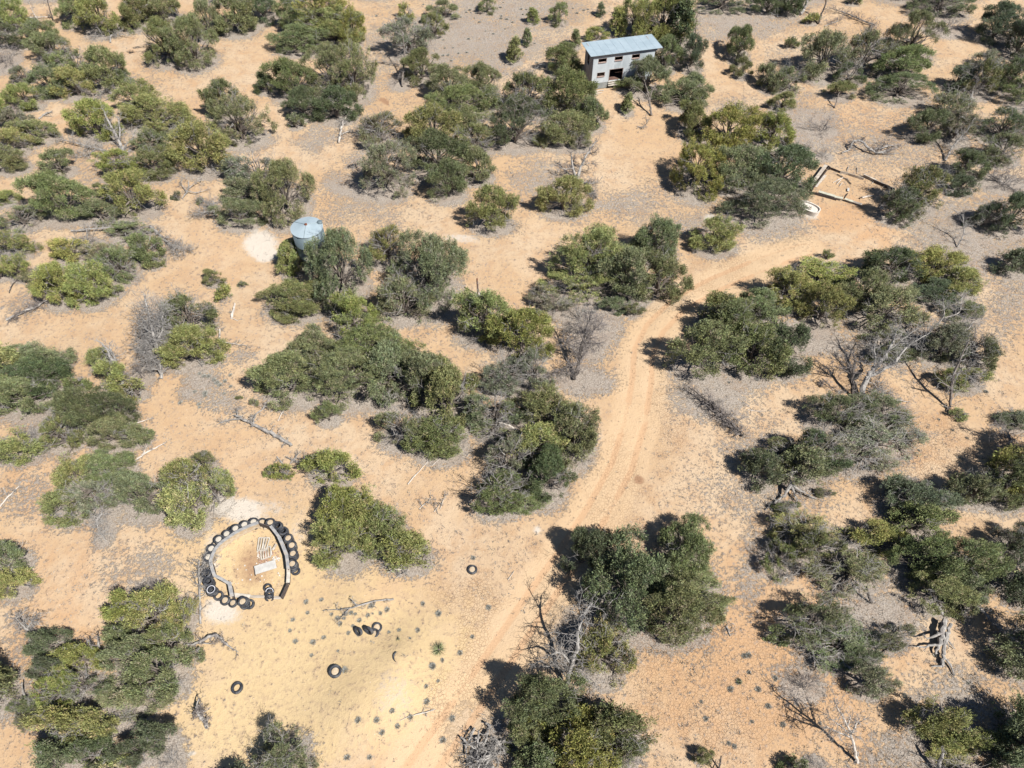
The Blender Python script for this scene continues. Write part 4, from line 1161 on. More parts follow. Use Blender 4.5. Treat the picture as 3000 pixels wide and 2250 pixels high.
W_('A', 'brush_heap', 'curved dead limbs under the upper left juniper thicket', 'brush', [[(1020, 850, .1, .1), (1050, 790, .8, .08), (1120, 760, 1.2, .05)], [(1060, 860, .1, .08), (1150, 800, .6, .06), (1230, 790, .8, .02)], [(1180, 890, .1, .06), (1190, 760, 1.6, .03)], [(1050, 850, .1, .06), (1140, 870, .3, .03)]], 'silver', 24, .9)
W_('A', 'dead_branch', 'sprawling forked dead branch on bare sand at left', 'branch', [[(1180, 1285, .1, .05), (1215, 1240, .3, .06), (1225, 1165, .5, .03)], [(1215, 1240, .3, .05), (1265, 1250, .3, .05), (1325, 1235, .2, .02)], [(1220, 1220, .3, .04), (1270, 1180, .4, .03), (1325, 1165, .3, .015)], [(1215, 1250, .2, .05), (1180, 1200, .3, .04), (1165, 1175, .3, .02)]], 'silver', 5, .7)
W_('A', 'dead_branch', 'small forked dead wood between two upper left junipers', 'branch', [[(620, 620, .1, .08), (660, 600, .3, .08), (740, 545, .3, .03)], [(650, 610, .2, .07), (655, 655, .2, .03)], [(680, 650, .1, .05), (735, 620, .2, .05)]], 'silver', 18, .8)
W_('A', 'fallen_log', 'short grey fallen log on sand at the left edge', 'log', [[(250, 770, .1, .09), (290, 740, .15, .09), (340, 718, .2, .04)], [(285, 745, .2, .05), (335, 755, .1, .02)]], 'silver', 4, .5)
W_('A', 'dead_branch', 'dead branches with stump below the top left trees', 'branch', [[(715, 275, 0, .12), (715, 235, .3, .08), (740, 215, .4, .05), (850, 235, .3, .02)], [(590, 235, .1, .06), (680, 232, .1, .05)]], 'silver', 22, .9)
W_('A', 'fallen_tree', 'fallen dead tree with grey twigs left of the pale patch', 'fallen tree', [[(975, 1465, .3, .14), (1010, 1500, .3, .12), (1060, 1550, .3, .09), (1120, 1600, .4, .06), (1160, 1655, .3, .03)], [(1080, 1570, .3, .06), (1150, 1600, .4, .04), (1230, 1625, .3, .02)]], 'silver', 40, 1.0, dark=False)
W_('A', 'brush_heap', 'tangle of grey branches left of the rounded pinyon above the tank', 'brush', [[(1405, 1400, 0, .1), (1365, 1340, .6, .06), (1310, 1290, .8, .03)], [(1400, 1380, .2, .07), (1340, 1370, .5, .04), (1280, 1390, .4, .02)], [(1390, 1380, .2, .06), (1380, 1300, 1.0, .03)]], 'silver', 45, 1.0)
W_('A', 'fallen_log', 'grey fallen log crossing the left thicket', 'log', [[(460, 1495, .2, .09), (620, 1482, .5, .09), (780, 1468, .5, .04)], [(560, 1480, .5, .05), (570, 1560, .1, .03)]], 'silver', 22, .9)
W_('A', 'dead_tree', 'thin white snag at the top left corner', 'dead tree', [[(250, 135, 0, .06), (220, 90, .9, .05), (185, 10, 2.4, .02)], [(110, 120, .2, .09), (230, 112, .2, .08), (330, 108, .2, .04)]], 'pale', 14, .9)
W_('A', 'dead_tree', 'slim dark bare trunk at the top left corner', 'dead tree', [[(345, 130, 0, .08), (325, 70, 1.1, .06), (308, 0, 2.6, .03)]], 'char', 14, .9, dark=True)
W_('B', 'fallen_log', 'splintered bleached root log near the upper thicket', 'log', [[(-15, 920, .2, .12), (-5, 870, .2, .12), (10, 790, .3, .1), (40, 740, .4, .03)], [(0, 870, .2, .06), (45, 850, .2, .04), (70, 860, .1, .02)], [(0, 810, .2, .05), (35, 790, .2, .02)]], 'pale', 16, .7)
W_('B', 'dead_tree', 'leaning bare snag behind the round juniper in mid clearing', 'dead tree', [[(1525, 1165, 0, .17), (1550, 1090, .9, .14), (1580, 1020, 1.9, .11), (1610, 960, 2.7, .08), (1655, 915, 3.3, .04)], [(1555, 1075, 1.1, .08), (1600, 1055, 1.5, .03), (1640, 1060, 1.6, .02)], [(1590, 1000, 2.1, .06), (1640, 985, 2.5, .03)], [(1520, 1150, .1, .12), (1500, 1080, 1.0, .11), (1490, 1020, 1.7, .08), (1488, 990, 2.1, .03)], [(1500, 1090, 1, .07), (1440, 1100, 1.2, .05), (1415, 1075, 1.4, .02)]], 'silver', 16, .8, dark=True)
W_('B', 'brush_heap', 'low tangle of dead twigs right of the round mid-clearing juniper', 'brush', [[(1550, 1175, .1, .07), (1610, 1190, .4, .04), (1665, 1175, .3, .02)], [(1580, 1250, .1, .05), (1640, 1260, .2, .03)], [(1570, 1200, .1, .05), (1625, 1240, .3, .03), (1640, 1285, .1, .02)]], 'silver', 34, .7)
W_('B', 'debris_pile', 'pale broken boards lying at the building corner', 'debris', [[(1620, 595, .05, .05), (1700, 585, .05, .05)], [(1640, 605, .05, .04), (1690, 600, .06, .04)], [(1625, 610, .03, .05), (1660, 590, .08, .04)]], 'pale')
W_('B', 'bare_trunk', 'forked grey trunk carrying the pinyon in front of the building', 'bare trunk', [[(2010, 748, 0, .13), (2005, 700, .6, .12), (1995, 650, 1.2, .11), (1985, 590, 1.9, .07), (1960, 520, 2.6, .03)], [(1998, 655, 1.1, .09), (2010, 600, 1.8, .06), (2040, 540, 2.5, .03)], [(1995, 650, 1.2, .07), (1950, 590, 1.8, .05), (1900, 560, 2.0, .03)]], 'bark', 4, .7)
W_('B', 'dead_branch', 'thin dead twigs below the trunk of the building pinyon', 'branch', [[(1915, 815, .1, .03), (1950, 830, .1, .03), (1985, 800, .1, .02), (1975, 750, .1, .01)]], 'silver', 12, .6)
W_('B', 'bare_trunk', 'dark leaning trunk of the lone upper pinyon', 'bare trunk', [[(395, 560, 0, .12), (400, 450, 1.3, .1), (415, 330, 2.8, .07), (390, 200, 4.2, .04)], [(160, 415, .1, .04), (260, 400, .2, .05), (380, 420, .3, .05)]], 'bark', 14, 1.0)
W_('C', 'fallen_tree', 'twisted fallen trunk, black and bleached, above the corral', 'fallen tree', [[(1030, 990, .1, .07), (1085, 970, .2, .09), (1095, 925, .6, .1), (1130, 908, .8, .12), (1170, 920, .8, .13), (1205, 965, .5, .13), (1260, 992, .3, .11), (1330, 975, .2, .08), (1390, 950, .2, .04)], [(1240, 970, .3, .08), (1310, 950, .3, .09), (1385, 940, .3, .04)], [(1300, 960, .3, .04), (1340, 915, .5, .02)], [(1270, 990, .3, .06), (1400, 995, .1, .02)]], 'silver', 14, .9, dark=True)
W_('C', 'fallen_tree', 'long grey fallen tree at the top right', 'fallen tree', [[(1250, 165, .2, .1), (1150, 125, .3, .09), (1060, 85, .3, .07), (980, 60, .3, .03)], [(1230, 155, .2, .06), (1200, 215, .1, .05)], [(920, 168, .1, .05), (1010, 135, .15, .04)]], 'silver', 40, 1.0, dark=True)
W_('C', 'bare_trunk', 'black leaning trunk at the top edge right of centre', 'bare trunk', [[(880, 152, 0, .14), (900, 90, .9, .12), (930, 20, 2.0, .09), (930, -60, 3.2, .05)]], 'char', 10, 1)
W_('C', 'bare_trunk', 'thick grey forked trunk at the top edge', 'bare trunk', [[(760, 90, 0, .25), (795, 50, .7, .2), (815, -20, 2.0, .14)], [(780, 60, .4, .16), (765, -10, 1.8, .1)], [(580, 85, .1, .07), (620, 110, .1, .07)]], 'silver', 8, 1)
W_('C', 'dead_tree', 'small dark dead tree right of the building trees', 'dead tree', [[(80, 240, 0, .07), (85, 170, 1.1, .05), (95, 95, 2.3, .02)]], 'char', 22, .7, dark=True)
W_('C', 'dead_branch', 'pale curled branch on orange soil at top right', 'branch', [[(1780, 165, .1, .06), (1795, 190, .1, .07), (1830, 170, .15, .06), (1875, 155, .2, .03)]], 'pale', 6, .5)
W_('C', 'bare_trunk', 'grey forked trunk of the thin upper right juniper', 'bare trunk', [[(1870, 640, 0, .13), (1885, 560, .9, .11), (1905, 480, 2.0, .08), (1960, 420, 3.0, .04)], [(1900, 500, 1.8, .06), (1850, 470, 2.4, .03)]], 'silver', 20, 1.2)
W_('C', 'dead_tree', 'pale leaning trunk right of the corral', 'dead tree', [[(1700, 1040, 0, .12), (1740, 960, .8, .1), (1790, 900, 1.6, .08), (1860, 820, 2.8, .04)], [(1720, 1000, .4, .08), (1760, 1000, .6, .05)]], 'silver', 22, 1.2)
W_('C', 'bare_trunk', 'stub trunk under the small leaning pinyon at upper right', 'bare trunk', [[(985, 700, 0, .08), (1000, 650, .6, .07), (1015, 600, 1.2, .05)], [(985, 695, .05, .06), (940, 675, .05, .03)]], 'bark', 2, .4)
W_('C', 'dead_tree', 'thin crooked grey sapling at the right edge', 'dead tree', [[(1780, 1600, 0, .06), (1830, 1500, 1.0, .05), (1815, 1400, 2.2, .03)]], 'silver', 22, .9)
W_('C', 'dead_branch', 'grey fallen branch at the right edge of the corral thicket', 'branch', [[(1990, 1130, .2, .05), (2080, 1190, .2, .05), (2180, 1245, .1, .03)]], 'silver', 30, .9)
W_('D', 'dead_tree', 'big grey dead tree with fan of twigs at left', 'dead tree', [[(1045, 795, 0, .16), (1030, 690, 1.0, .14), (1010, 570, 2.2, .11), (975, 430, 3.6, .08), (930, 240, 5.4, .03)], [(1010, 570, 2.2, .08), (1060, 470, 3.2, .05), (1050, 350, 4.4, .02)], [(1000, 520, 2.6, .06), (900, 420, 3.6, .03)], [(1020, 620, 1.6, .07), (900, 560, 2.4, .03)], [(1030, 700, .9, .06), (960, 660, 1.4, .03)]], 'silver', 60, 1.3, up=.05)
W_('D', 'dead_tree', 'split grey stub standing out of a yellow-green juniper', 'dead tree', [[(815, 870, 0, .22), (780, 770, 1.0, .2), (735, 690, 1.9, .15), (690, 600, 2.9, .08), (620, 530, 3.6, .02)], [(770, 750, 1.2, .12), (740, 650, 2.3, .07), (700, 580, 3.1, .02)], [(760, 740, 1.2, .08), (690, 700, 1.8, .03)]], 'silver', 16, .9)
W_('D', 'fallen_log', 'T-shaped dead wood on sand right of the grey dead tree', 'log', [[(1422, 660, .1, .05), (1424, 560, .2, .07), (1424, 475, .2, .08)], [(1430, 550, .2, .04), (1500, 568, .2, .035), (1600, 580, .1, .02)]], 'pale', 8, .6)
W_('D', 'stump', 'small bleached stump trunk on sand below the yellow shrubs', 'stump', [[(1500, 405, .05, .1), (1508, 360, .15, .11), (1522, 305, .25, .06)], [(1500, 400, .1, .04), (1540, 420, .05, .02)]], 'pale', 3, .4)
W_('D', 'fallen_tree', 'long bleached fallen log on bare sand at mid left', 'fallen tree', [[(1888, 1230, .15, .12), (1850, 1195, .2, .15), (1760, 1150, .2, .15), (1660, 1100, .25, .12), (1580, 1060, .3, .1), (1520, 1030, .3, .07)], [(1560, 1055, .3, .06), (1490, 1060, .3, .05), (1405, 1092, .1, .02)], [(1640, 1090, .3, .07), (1650, 1030, .4, .06), (1690, 1000, .4, .05), (1745, 955, .3, .03)], [(1540, 1040, .3, .05), (1535, 1000, .3, .02)]], 'silver', 10, .6)
W_('D', 'dead_branch', 'pale Y-shaped branch above the long bleached log', 'branch', [[(1800, 1070, .1, .03), (1825, 1020, .15, .035), (1855, 970, .1, .02)], [(1822, 1020, .1, .025), (1795, 990, .1, .01)]], 'pale', 3, .4)
W_('D', 'dead_branch', 'small pale branch beside the left dark pinyon', 'branch', [[(860, 1090, .1, .05), (920, 1070, .15, .04), (990, 1050, .1, .02)]], 'pale', 3, .4)
W_('D', 'fallen_log', 'bleached log below the dark pinyon clump at left', 'log', [[(865, 1340, .1, .04), (905, 1300, .15, .07), (980, 1255, .15, .07), (1075, 1210, .1, .03)], [(930, 1290, .15, .04), (950, 1230, .2, .02)]], 'pale', 5, .4)
W_('D', 'fallen_log', 'pale fallen branch at the left edge', 'log', [[(0, 1625, .1, .05), (50, 1560, .15, .06), (125, 1490, .1, .03)], [(50, 1560, .15, .03), (20, 1500, .1, .02)]], 'pale', 7, .5)
W_('D', 'fallen_log', 'dark fallen log left of the mid-left juniper', 'log', [[(40, 415, .15, .1), (120, 375, .2, .1), (220, 330, .3, .08), (310, 285, .3, .04)]], 'silver', 40, .9, dark=True)
W_('D', 'dead_branch', 'dark bent branch at the far left', 'branch', [[(60, 240, .05, .05), (75, 190, .2, .04), (110, 150, .2, .02)]], 'char', 4, .5)
W_('D', 'dead_branch', 'split dead wood above two small yellow shrubs', 'branch', [[(1795, 1300, .1, .05), (1840, 1352, .1, .07)], [(1850, 1300, .15, .04), (1900, 1325, .2, .04), (1965, 1350, .2, .03)], [(1880, 1345, .1, .04), (1910, 1310, .2, .03), (1950, 1260, .1, .02)], [(1960, 1380, .1, .04), (1975, 1290, .3, .02)]], 'silver', 8, .6)
W_('E', 'fallen_pole', 'long pale pole on sand left of the central thin junipers', 'pole', [[(430, 1480, .06, .05), (480, 1420, .06, .04), (575, 1315, .06, .02)]], 'pale')
W_('E', 'fallen_pole', 'short pale pole above the long pale pole', 'pole', [[(585, 1360, .05, .03), (650, 1302, .05, .02)]], 'pale')
W_('E', 'fallen_pole', 'white lath on sand left of the rusty post', 'pole', [[(762, 318, .05, .035), (800, 252, .05, .035)]], 'sheet')
W_('E', 'dead_tree', 'dark dead tree with twiggy crown left of the track', 'dead tree', [[(1510, 800, 0, .17), (1540, 710, .8, .15), (1550, 610, 1.8, .13), (1585, 480, 3.1, .09), (1625, 340, 4.7, .03)], [(1545, 640, 1.5, .08), (1590, 520, 2.6, .05), (1680, 440, 3.6, .02)], [(1540, 700, 1, .07), (1460, 720, .9, .05), (1380, 760, .6, .02)], [(1545, 600, 1.8, .06), (1440, 560, 2.2, .02)], [(1560, 560, 2.3, .06), (1660, 570, 2.4, .02)]], 'char', 34, 1.2, dark=True, up=.03)
W_('E', 'dead_branch', 'thin pale sticks right of the yellow-green lower juniper', 'branch', [[(505, 1640, .05, .04), (545, 1600, .1, .03), (580, 1570, .1, .01)], [(640, 1640, .05, .03), (670, 1560, .2, .01)], [(600, 1659, .05, .03), (630, 1620, .1, .02)]], 'pale', 10, .6)
W_('E', 'dead_branch', 'white bare branches arching inside the central thin juniper', 'branch', [[(1190, 1170, .5, .06), (1080, 1090, 1.2, .06), (1020, 1080, 1.5, .03)], [(1180, 1190, .5, .05), (1080, 1180, .5, .05), (985, 1155, .7, .03)]], 'pale', 14, .9)
W_('E', 'dead_branch', 'tangled pale branches under the central pinyon', 'branch', [[(560, 1150, .6, .05), (480, 1140, 1.4, .05), (430, 1150, 1.8, .03)], [(560, 1140, .8, .05), (540, 1060, 2.0, .03)], [(300, 980, .5, .05), (330, 930, 1.2, .03)]], 'pale', 34, .9)
W_('F', 'fallen_tree', 'fallen bare conifer with comb of black twigs on grey litter', 'fallen tree', [[(388, 1165, .15, .11), (340, 1110, .3, .1), (260, 1030, .4, .09), (160, 940, .5, .07), (40, 850, .5, .03)]], 'char', 70, .9, dark=True)
W_('F', 'dead_branch', 'thin pale stick right of the fallen bare conifer', 'branch', [[(420, 995, .05, .03), (470, 1005, .05, .03), (540, 1005, .05, .015)]], 'pale', 5, .4)
W_('F', 'dead_tree', 'black forked snag left of the gnarled grey double trunk', 'dead tree', [[(1108, 915, 0, .14), (1098, 830, .8, .14), (1103, 760, 1.4, .12), (1120, 690, 2.0, .09), (1105, 650, 2.4, .04)], [(1100, 770, 1.3, .09), (1065, 690, 2.0, .07), (1050, 650, 2.4, .03)], [(1085, 760, 1.4, .05), (1020, 725, 1.9, .04), (950, 710, 2.2, .015)]], 'char', 16, .8, dark=True)
W_('F', 'dead_tree', 'gnarled grey double-trunked dead tree arching right', 'dead tree', [[(1160, 905, 0, .24), (1180, 810, .9, .21), (1225, 740, 1.6, .18), (1290, 670, 2.3, .15), (1350, 590, 3.1, .12), (1380, 500, 4.0, .06)], [(1190, 790, 1.1, .16), (1290, 740, 1.7, .15), (1370, 700, 2.2, .13), (1410, 640, 2.8, .1), (1480, 560, 3.5, .07), (1600, 500, 4.2, .03)], [(1240, 720, 1.8, .08), (1250, 650, 2.4, .06), (1240, 580, 3, .02)], [(1350, 600, 3, .06), (1450, 520, 3.8, .04), (1560, 440, 4.6, .02)]], 'silver', 16, 1.3, up=.03)
W_('F', 'fallen_log', 'bleached fallen limb in front of the gnarled grey tree', 'log', [[(1075, 935, .15, .05), (1150, 938, .2, .06), (1240, 922, .2, .03)]], 'pale', 5, .4)
W_('F', 'fallen_log', 'white fallen limb right of the gnarled tree base', 'log', [[(1290, 935, .2, .08), (1370, 930, .2, .07), (1470, 942, .1, .02)], [(1340, 930, .2, .05), (1350, 900, .2, .02)]], 'pale', 3, .4)
W_('F', 'dead_branch', 'dark looping dead roots right of the gnarled tree base', 'branch', [[(1190, 850, .3, .05), (1260, 890, .2, .04), (1350, 890, .2, .02)], [(1260, 880, .2, .03), (1290, 830, .5, .03), (1270, 800, .6, .015)]], 'char', 30, .8)
W_('F', 'bare_trunk', 'curved grey trunk of the tall thin juniper at right', 'bare trunk', [[(1705, 1005, 0, .05), (1730, 980, .15, .1), (1740, 900, 1.0, .12), (1750, 800, 2.0, .11), (1790, 680, 3.2, .08), (1850, 560, 4.4, .04)], [(1745, 860, 1.4, .08), (1680, 820, 2, .05)], [(1760, 760, 2.4, .06), (1860, 740, 3, .03)]], 'bark', 10, 1.2)
W_('F', 'stump', 'splayed bare roots below the dark thin junipers', 'stump', [[(700, 1480, .8, .14), (670, 1540, .4, .1), (610, 1590, .2, .07), (535, 1645, .1, .03)], [(705, 1480, .8, .11), (760, 1525, .4, .07), (870, 1575, .1, .03)], [(705, 1490, .7, .09), (725, 1550, .3, .06), (750, 1600, .1, .03)], [(700, 1490, .7, .1), (700, 1430, 1.3, .08)]], 'silver', 8, .6)
W_('F', 'dead_tree', 'splintered grey snag at the right edge', 'dead tree', [[(2070, 1280, 0, .07), (2110, 1210, .7, .08), (2130, 1190, 1.0, .09), (2100, 1130, 1.6, .05), (2030, 1080, 2.2, .02)], [(2035, 1228, .9, .06), (2090, 1232, .9, .07), (2170, 1245, .8, .06)], [(2140, 1320, 0, .06), (2150, 1240, .8, .06)], [(2130, 1190, 1, .05), (2060, 1130, 1.7, .02)]], 'silver', 14, .9, dark=True)
W_('F', 'brush_heap', 'small heap of black and white sticks left of the forked snag', 'brush', [[(895, 850, .1, .06), (900, 820, .3, .04)], [(900, 790, .3, .03), (950, 840, .2, .04), (1020, 890, .1, .02)]], 'char', 26, .5, dark=True)
W_('F', 'bare_trunk', 'pale trunk limbs under the upper right junipers', 'bare trunk', [[(1330, 400, .3, .08), (1240, 440, .5, .08), (1190, 470, .2, .06)], [(1640, 155, 1.0, .08), (1780, 120, 1.2, .04)]], 'silver', 10, .8)
W_('F', 'dead_branch', 'spray of silvery bare branches over the right thicket', 'branch', [[(1600, 480, 1.5, .07), (1700, 400, 2.8, .05), (1690, 300, 3.8, .02)], [(1700, 400, 2.8, .05), (1800, 370, 3.4, .04), (1810, 270, 4.2, .02)], [(1640, 440, 2, .05), (1840, 490, 2.8, .05), (1890, 420, 3.4, .02)], [(1840, 620, 1.5, .04), (1950, 560, 2.4, .03), (2020, 530, 2.8, .01)]], 'pale', 18, 1.1)
W_('G', 'dead_tree', 'twisted black snag lying on open yellow sand', 'dead wood', [[(1345, 1400, .1, .1), (1320, 1360, .3, .13), (1290, 1310, .5, .12), (1270, 1265, .8, .07), (1290, 1210, 1.0, .02)], [(1285, 1310, .5, .06), (1300, 1285, .8, .05), (1328, 1292, .8, .02)], [(1320, 1360, .3, .05), (1345, 1340, .6, .03)], [(1280, 1300, .4, .04), (1245, 1310, .3, .02)]], 'silver', 14, .4, dark=True)
W_('G', 'fallen_log', 'arched black-and-grey dead limb below the tire ring', 'log', [[(1190, 855, .1, .05), (1240, 862, .3, .05), (1290, 845, .3, .09), (1350, 812, .4, .1), (1405, 788, .5, .09), (1445, 835, .4, .07), (1485, 875, .2, .05), (1545, 910, .05, .02)], [(1300, 850, .3, .05), (1370, 855, .1, .03)]], 'silver', 8, .5, dark=True)
W_('G', 'fallen_tree', 'slim grey fallen tree left of the tire ring', 'fallen tree', [[(1300, 725, .1, .07), (1296, 620, .15, .08), (1292, 500, .2, .07), (1290, 400, .3, .06), (1290, 310, .3, .03)], [(1290, 370, .3, .04), (1340, 320, .3, .03), (1370, 290, .3, .01)], [(1290, 400, .3, .03), (1330, 370, .3, .01)]], 'silver', 16, .9)
W_('G', 'dead_tree', 'forked dark snag among the lower left trees', 'dead tree', [[(620, 955, 0, .11), (600, 900, .8, .1), (575, 830, 1.7, .04)], [(625, 945, .1, .09), (640, 870, 1.0, .07), (632, 805, 1.8, .03)]], 'silver', 6, .6, dark=True)
W_('G', 'dead_shrub', 'grey bare dead sapling at the lower left edge', 'dead sapling', [[(210, 800, 0, .06), (170, 755, .6, .05), (105, 690, 1.2, .02)], [(175, 760, .6, .04), (215, 690, 1.2, .02)]], 'silver', 30, .7)
W_('G', 'stump', 'thin grey stub on sand at the lower left', 'stump', [[(158, 1200, 0, .06), (145, 1150, .5, .05), (138, 1110, 1.0, .03)]], 'silver')
W_('G', 'dead_branch', 'bent bare branch hanging below the left pinyon clump', 'branch', [[(690, 190, .1, .03), (640, 120, .6, .05), (620, 60, 1.2, .06), (660, 10, 1.6, .05)]], 'silver', 26, .8)
W_('H', 'dead_tree', 'half-dead leaning grey trunk beside a thin yellow-green juniper', 'dead tree', [[(1452, 1185, 0, .17), (1470, 1080, .8, .16), (1500, 960, 1.8, .14), (1530, 880, 2.4, .11), (1535, 770, 3.2, .09), (1560, 680, 3.9, .06), (1625, 590, 4.6, .03)], [(1490, 990, 1.5, .08), (1420, 900, 2.0, .06), (1340, 930, 2.1, .02)], [(1495, 1050, 1.1, .05), (1560, 1070, 1.2, .04), (1640, 1120, 1.0, .02)], [(1470, 1080, .8, .06), (1400, 1000, 1.4, .04), (1310, 1000, 1.6, .02)], [(1560, 690, 3.8, .04), (1540, 610, 4.2, .02)], [(1530, 800, 3, .04), (1380, 780, 2.6, .02)]], 'silver', 16, 1.1)
def brushpile():
    rr = random.Random(5); limbs = []
    for i in range(42):
        cx, cy = rr.gauss(920, 70), rr.gauss(1545, 80); a = rr.uniform(-.9, 1.2)+pi/2*rr.choice([1, 1, .8]); L = rr.uniform(60, 150); z = rr.uniform(.1, 1.0)
        limbs.append([(cx-L*cos(a)*.5, cy-L*sin(a)*.5, z*.6, rr.uniform(.04, .09)), (cx, cy+rr.uniform(-15, 15), z, rr.uniform(.04, .07)), (cx+L*cos(a)*.5, cy+L*sin(a)*.5, z*.8, .02)])
    W_('H', 'brush_pile', 'heap of bleached dead limbs at the bottom edge of the track', 'brush pile', limbs, 'silver', 3, .8)
brushpile()
W_('H', 'dead_branch', 'grey forked branch on sand above the mound tires', 'branch', [[(340, 565, .1, .06), (250, 570, .15, .05), (150, 595, .2, .05), (40, 630, .1, .04), (-80, 635, .1, .02)], [(100, 605, .2, .04), (60, 560, .3, .02)], [(60, 620, .2, .04), (-10, 690, .1, .02)]], 'silver', 7, .5)
W_('H', 'dead_branch', 'thin wavy twig crossing the sand below the mound', 'branch', [[(380, 1350, .03, .015), (450, 1320, .05, .02), (520, 1305, .1, .035), (610, 1278, .05, .015)]], 'pale', 4, .5)
W_('H', 'bare_trunk', 'bare stems under the large pinyon right of the track', 'bare trunk', [[(1795, 815, 0, .09), (1790, 740, .7, .08), (1810, 690, 1.3, .05)], [(1800, 810, .05, .04), (1840, 720, 1.0, .02)]], 'bark', 8, .6)
W_('H', 'dead_branch', 'white dead sticks at the foot of the yellow-green lower juniper', 'branch', [[(300, 390, .1, .04), (350, 370, .15, .04), (430, 375, .1, .02)], [(355, 425, .05, .03), (400, 395, .1, .02)]], 'pale', 12, .6)
W_('H', 'dead_branch', 'short pale log on the slope right of the track', 'branch', [[(1080, 440, .05, .03), (1120, 380, .05, .015)]], 'pale')
W_('I', 'stump', 'barkless split double trunk with reaching limbs on orange soil', 'stump', [[(1700, 700, .5, .17), (1685, 770, .5, .17), (1665, 850, .4, .14), (1640, 920, .2, .06)], [(1740, 725, .5, .12), (1715, 790, .5, .14), (1695, 880, .4, .14), (1685, 950, .25, .12), (1680, 1000, .15, .1)], [(1680, 785, .6, .08), (1630, 805, .7, .07), (1575, 820, .7, .04), (1560, 790, .8, .02)], [(1670, 860, .5, .09), (1610, 862, .5, .08), (1550, 875, .4, .05), (1495, 872, .3, .02)], [(1700, 945, .3, .07), (1735, 990, .2, .07), (1765, 1060, .1, .03)], [(1720, 830, .4, .05), (1765, 888, .1, .03)], [(1715, 840, .4, .04), (1725, 885, .1, .02)], [(1680, 1000, .15, .07), (1610, 1000, .1, .03)]], 'silver', 2, .4)
W_('I', 'fallen_log', 'short thick grey log above the barkless split stump', 'log', [[(1640, 590, .2, .1), (1660, 620, .2, .12), (1682, 665, .15, .1)]], 'silver', 3, .4)
W_('I', 'dead_tree', 'pale bare snag with white limbs at the lower right', 'dead tree', [[(1132, 1625, 0, .09), (1115, 1540, .9, .09), (1092, 1450, 1.8, .08), (1060, 1360, 2.7, .06), (1000, 1262, 3.6, .02)], [(1090, 1460, 1.7, .05), (1010, 1430, 2.0, .04), (925, 1385, 2.2, .02)], [(1085, 1440, 1.9, .05), (1030, 1390, 2.3, .04), (960, 1340, 2.6, .02)], [(1098, 1430, 2, .05), (1120, 1380, 2.4, .04), (1150, 1335, 2.7, .02)], [(1070, 1380, 2.5, .04), (1090, 1320, 3, .02)]], 'pale', 12, .8)
W_('I', 'stump', 'dark charred post behind the lower thin junipers', 'stump', [[(1222, 588, 0, .09), (1205, 545, .5, .08), (1190, 480, 1.1, .05)]], 'char')
W_('I', 'dead_branch', 'dark crooked limb of the spreading lower juniper', 'branch', [[(1275, 915, .2, .06), (1340, 865, .8, .05), (1390, 830, 1.2, .03)]], 'char', 14, .9)
W_('I', 'dead_branch', 'curved pale sticks on orange soil right of the large pinyon', 'branch', [[(250, 665, .05, .03), (258, 620, .1, .04), (290, 565, .05, .02)]], 'silver', 5, .4)
W_('I', 'dead_branch', 'small dead stick in grey litter below the large pinyon', 'branch', [[(310, 805, .05, .04), (285, 740, .15, .04)]], 'silver', 12, .5)
W_('I', 'stump', 'pair of thin burnt stubs at the bottom edge', 'stump', [[(235, 1665, 0, .05), (250, 1580, .9, .04)], [(195, 1665, 0, .04), (215, 1610, .7, .02)]], 'char', 3, .4)
W_('I', 'bare_trunk', 'grey split trunk under the yellow-green lower right juniper', 'bare trunk', [[(1650, 1700, 0, .12), (1665, 1620, .7, .12), (1690, 1560, 1.3, .07)]], 'silver', 8, .6)
W_('I', 'fallen_log', 'weathered log in shade at the lower right', 'log', [[(1955, 1455, .3, .11), (2000, 1500, .3, .13), (2075, 1535, .15, .08)]], 'silver', 3, .4)
W_('I', 'fallen_tree', 'long grey fallen trunk in shadow at the right edge', 'fallen tree', [[(1885, 590, .3, .09), (1990, 690, .3, .09), (2100, 790, .3, .08), (2230, 890, .3, .05)]], 'silver', 30, .8)
W_('I', 'dead_branch', 'white dead twigs at the lower thin junipers', 'branch', [[(620, 420, .2, .03), (660, 430, .4, .03), (700, 405, .5, .02)]], 'pale', 12, .6)
# ------------------------------------------------------------------ yuccas, sage clumps
def yucca(u, v, r, n, label):
    p = at(u, v); e = empty('yucca', p, label, 'yucca')
    L = [np.array([(-.016, 0, 0), (.016, 0, 0), (-.02, 0, .45), (.02, 0, .45), (0, 0, 1.0), (0, .012, .2), (0, .014, .5)])]
    me = mk('leaf', L[0]*[1.6/r*.75, 1.6, 1], [np.array([(0, 5, 6, 2), (5, 1, 3, 6)]), np.array([(2, 6, 4), (6, 3, 4)])], M['yucca'])
    for i in range(n):
        a = i*2.39996; t = radians(12+80*math.sqrt((i+.5)/n)); o = ob('leaf', me, e); o.rotation_euler = (0, t, a+random.uniform(-.1, .1)); s = r*random.uniform(.8, 1.1); o.scale = (r, r, s); o.location = (0, 0, .1)
        o.data = me
    V, Q = lathe([(.1*r+.02, 0), (.13*r+.02, .08), (.06*r+.02, .2), (.01, .22)], 9); ob('heart', mk('heart', V, Q, M['yuccacore']), e)
yucca(1286, 1905, .62, 80, 'spiky green yucca alone on sand between mound and track')
yucca(677, 868, .32, 30, 'small pale yucca beside the yellow shrub at mid left')
yucca(1169, 1874, .22, 14, 'tiny green yucca tuft on the sandy mound')
yucca(2165, 1998, .3, 30, 'small blue-grey yucca on cracked orange soil')
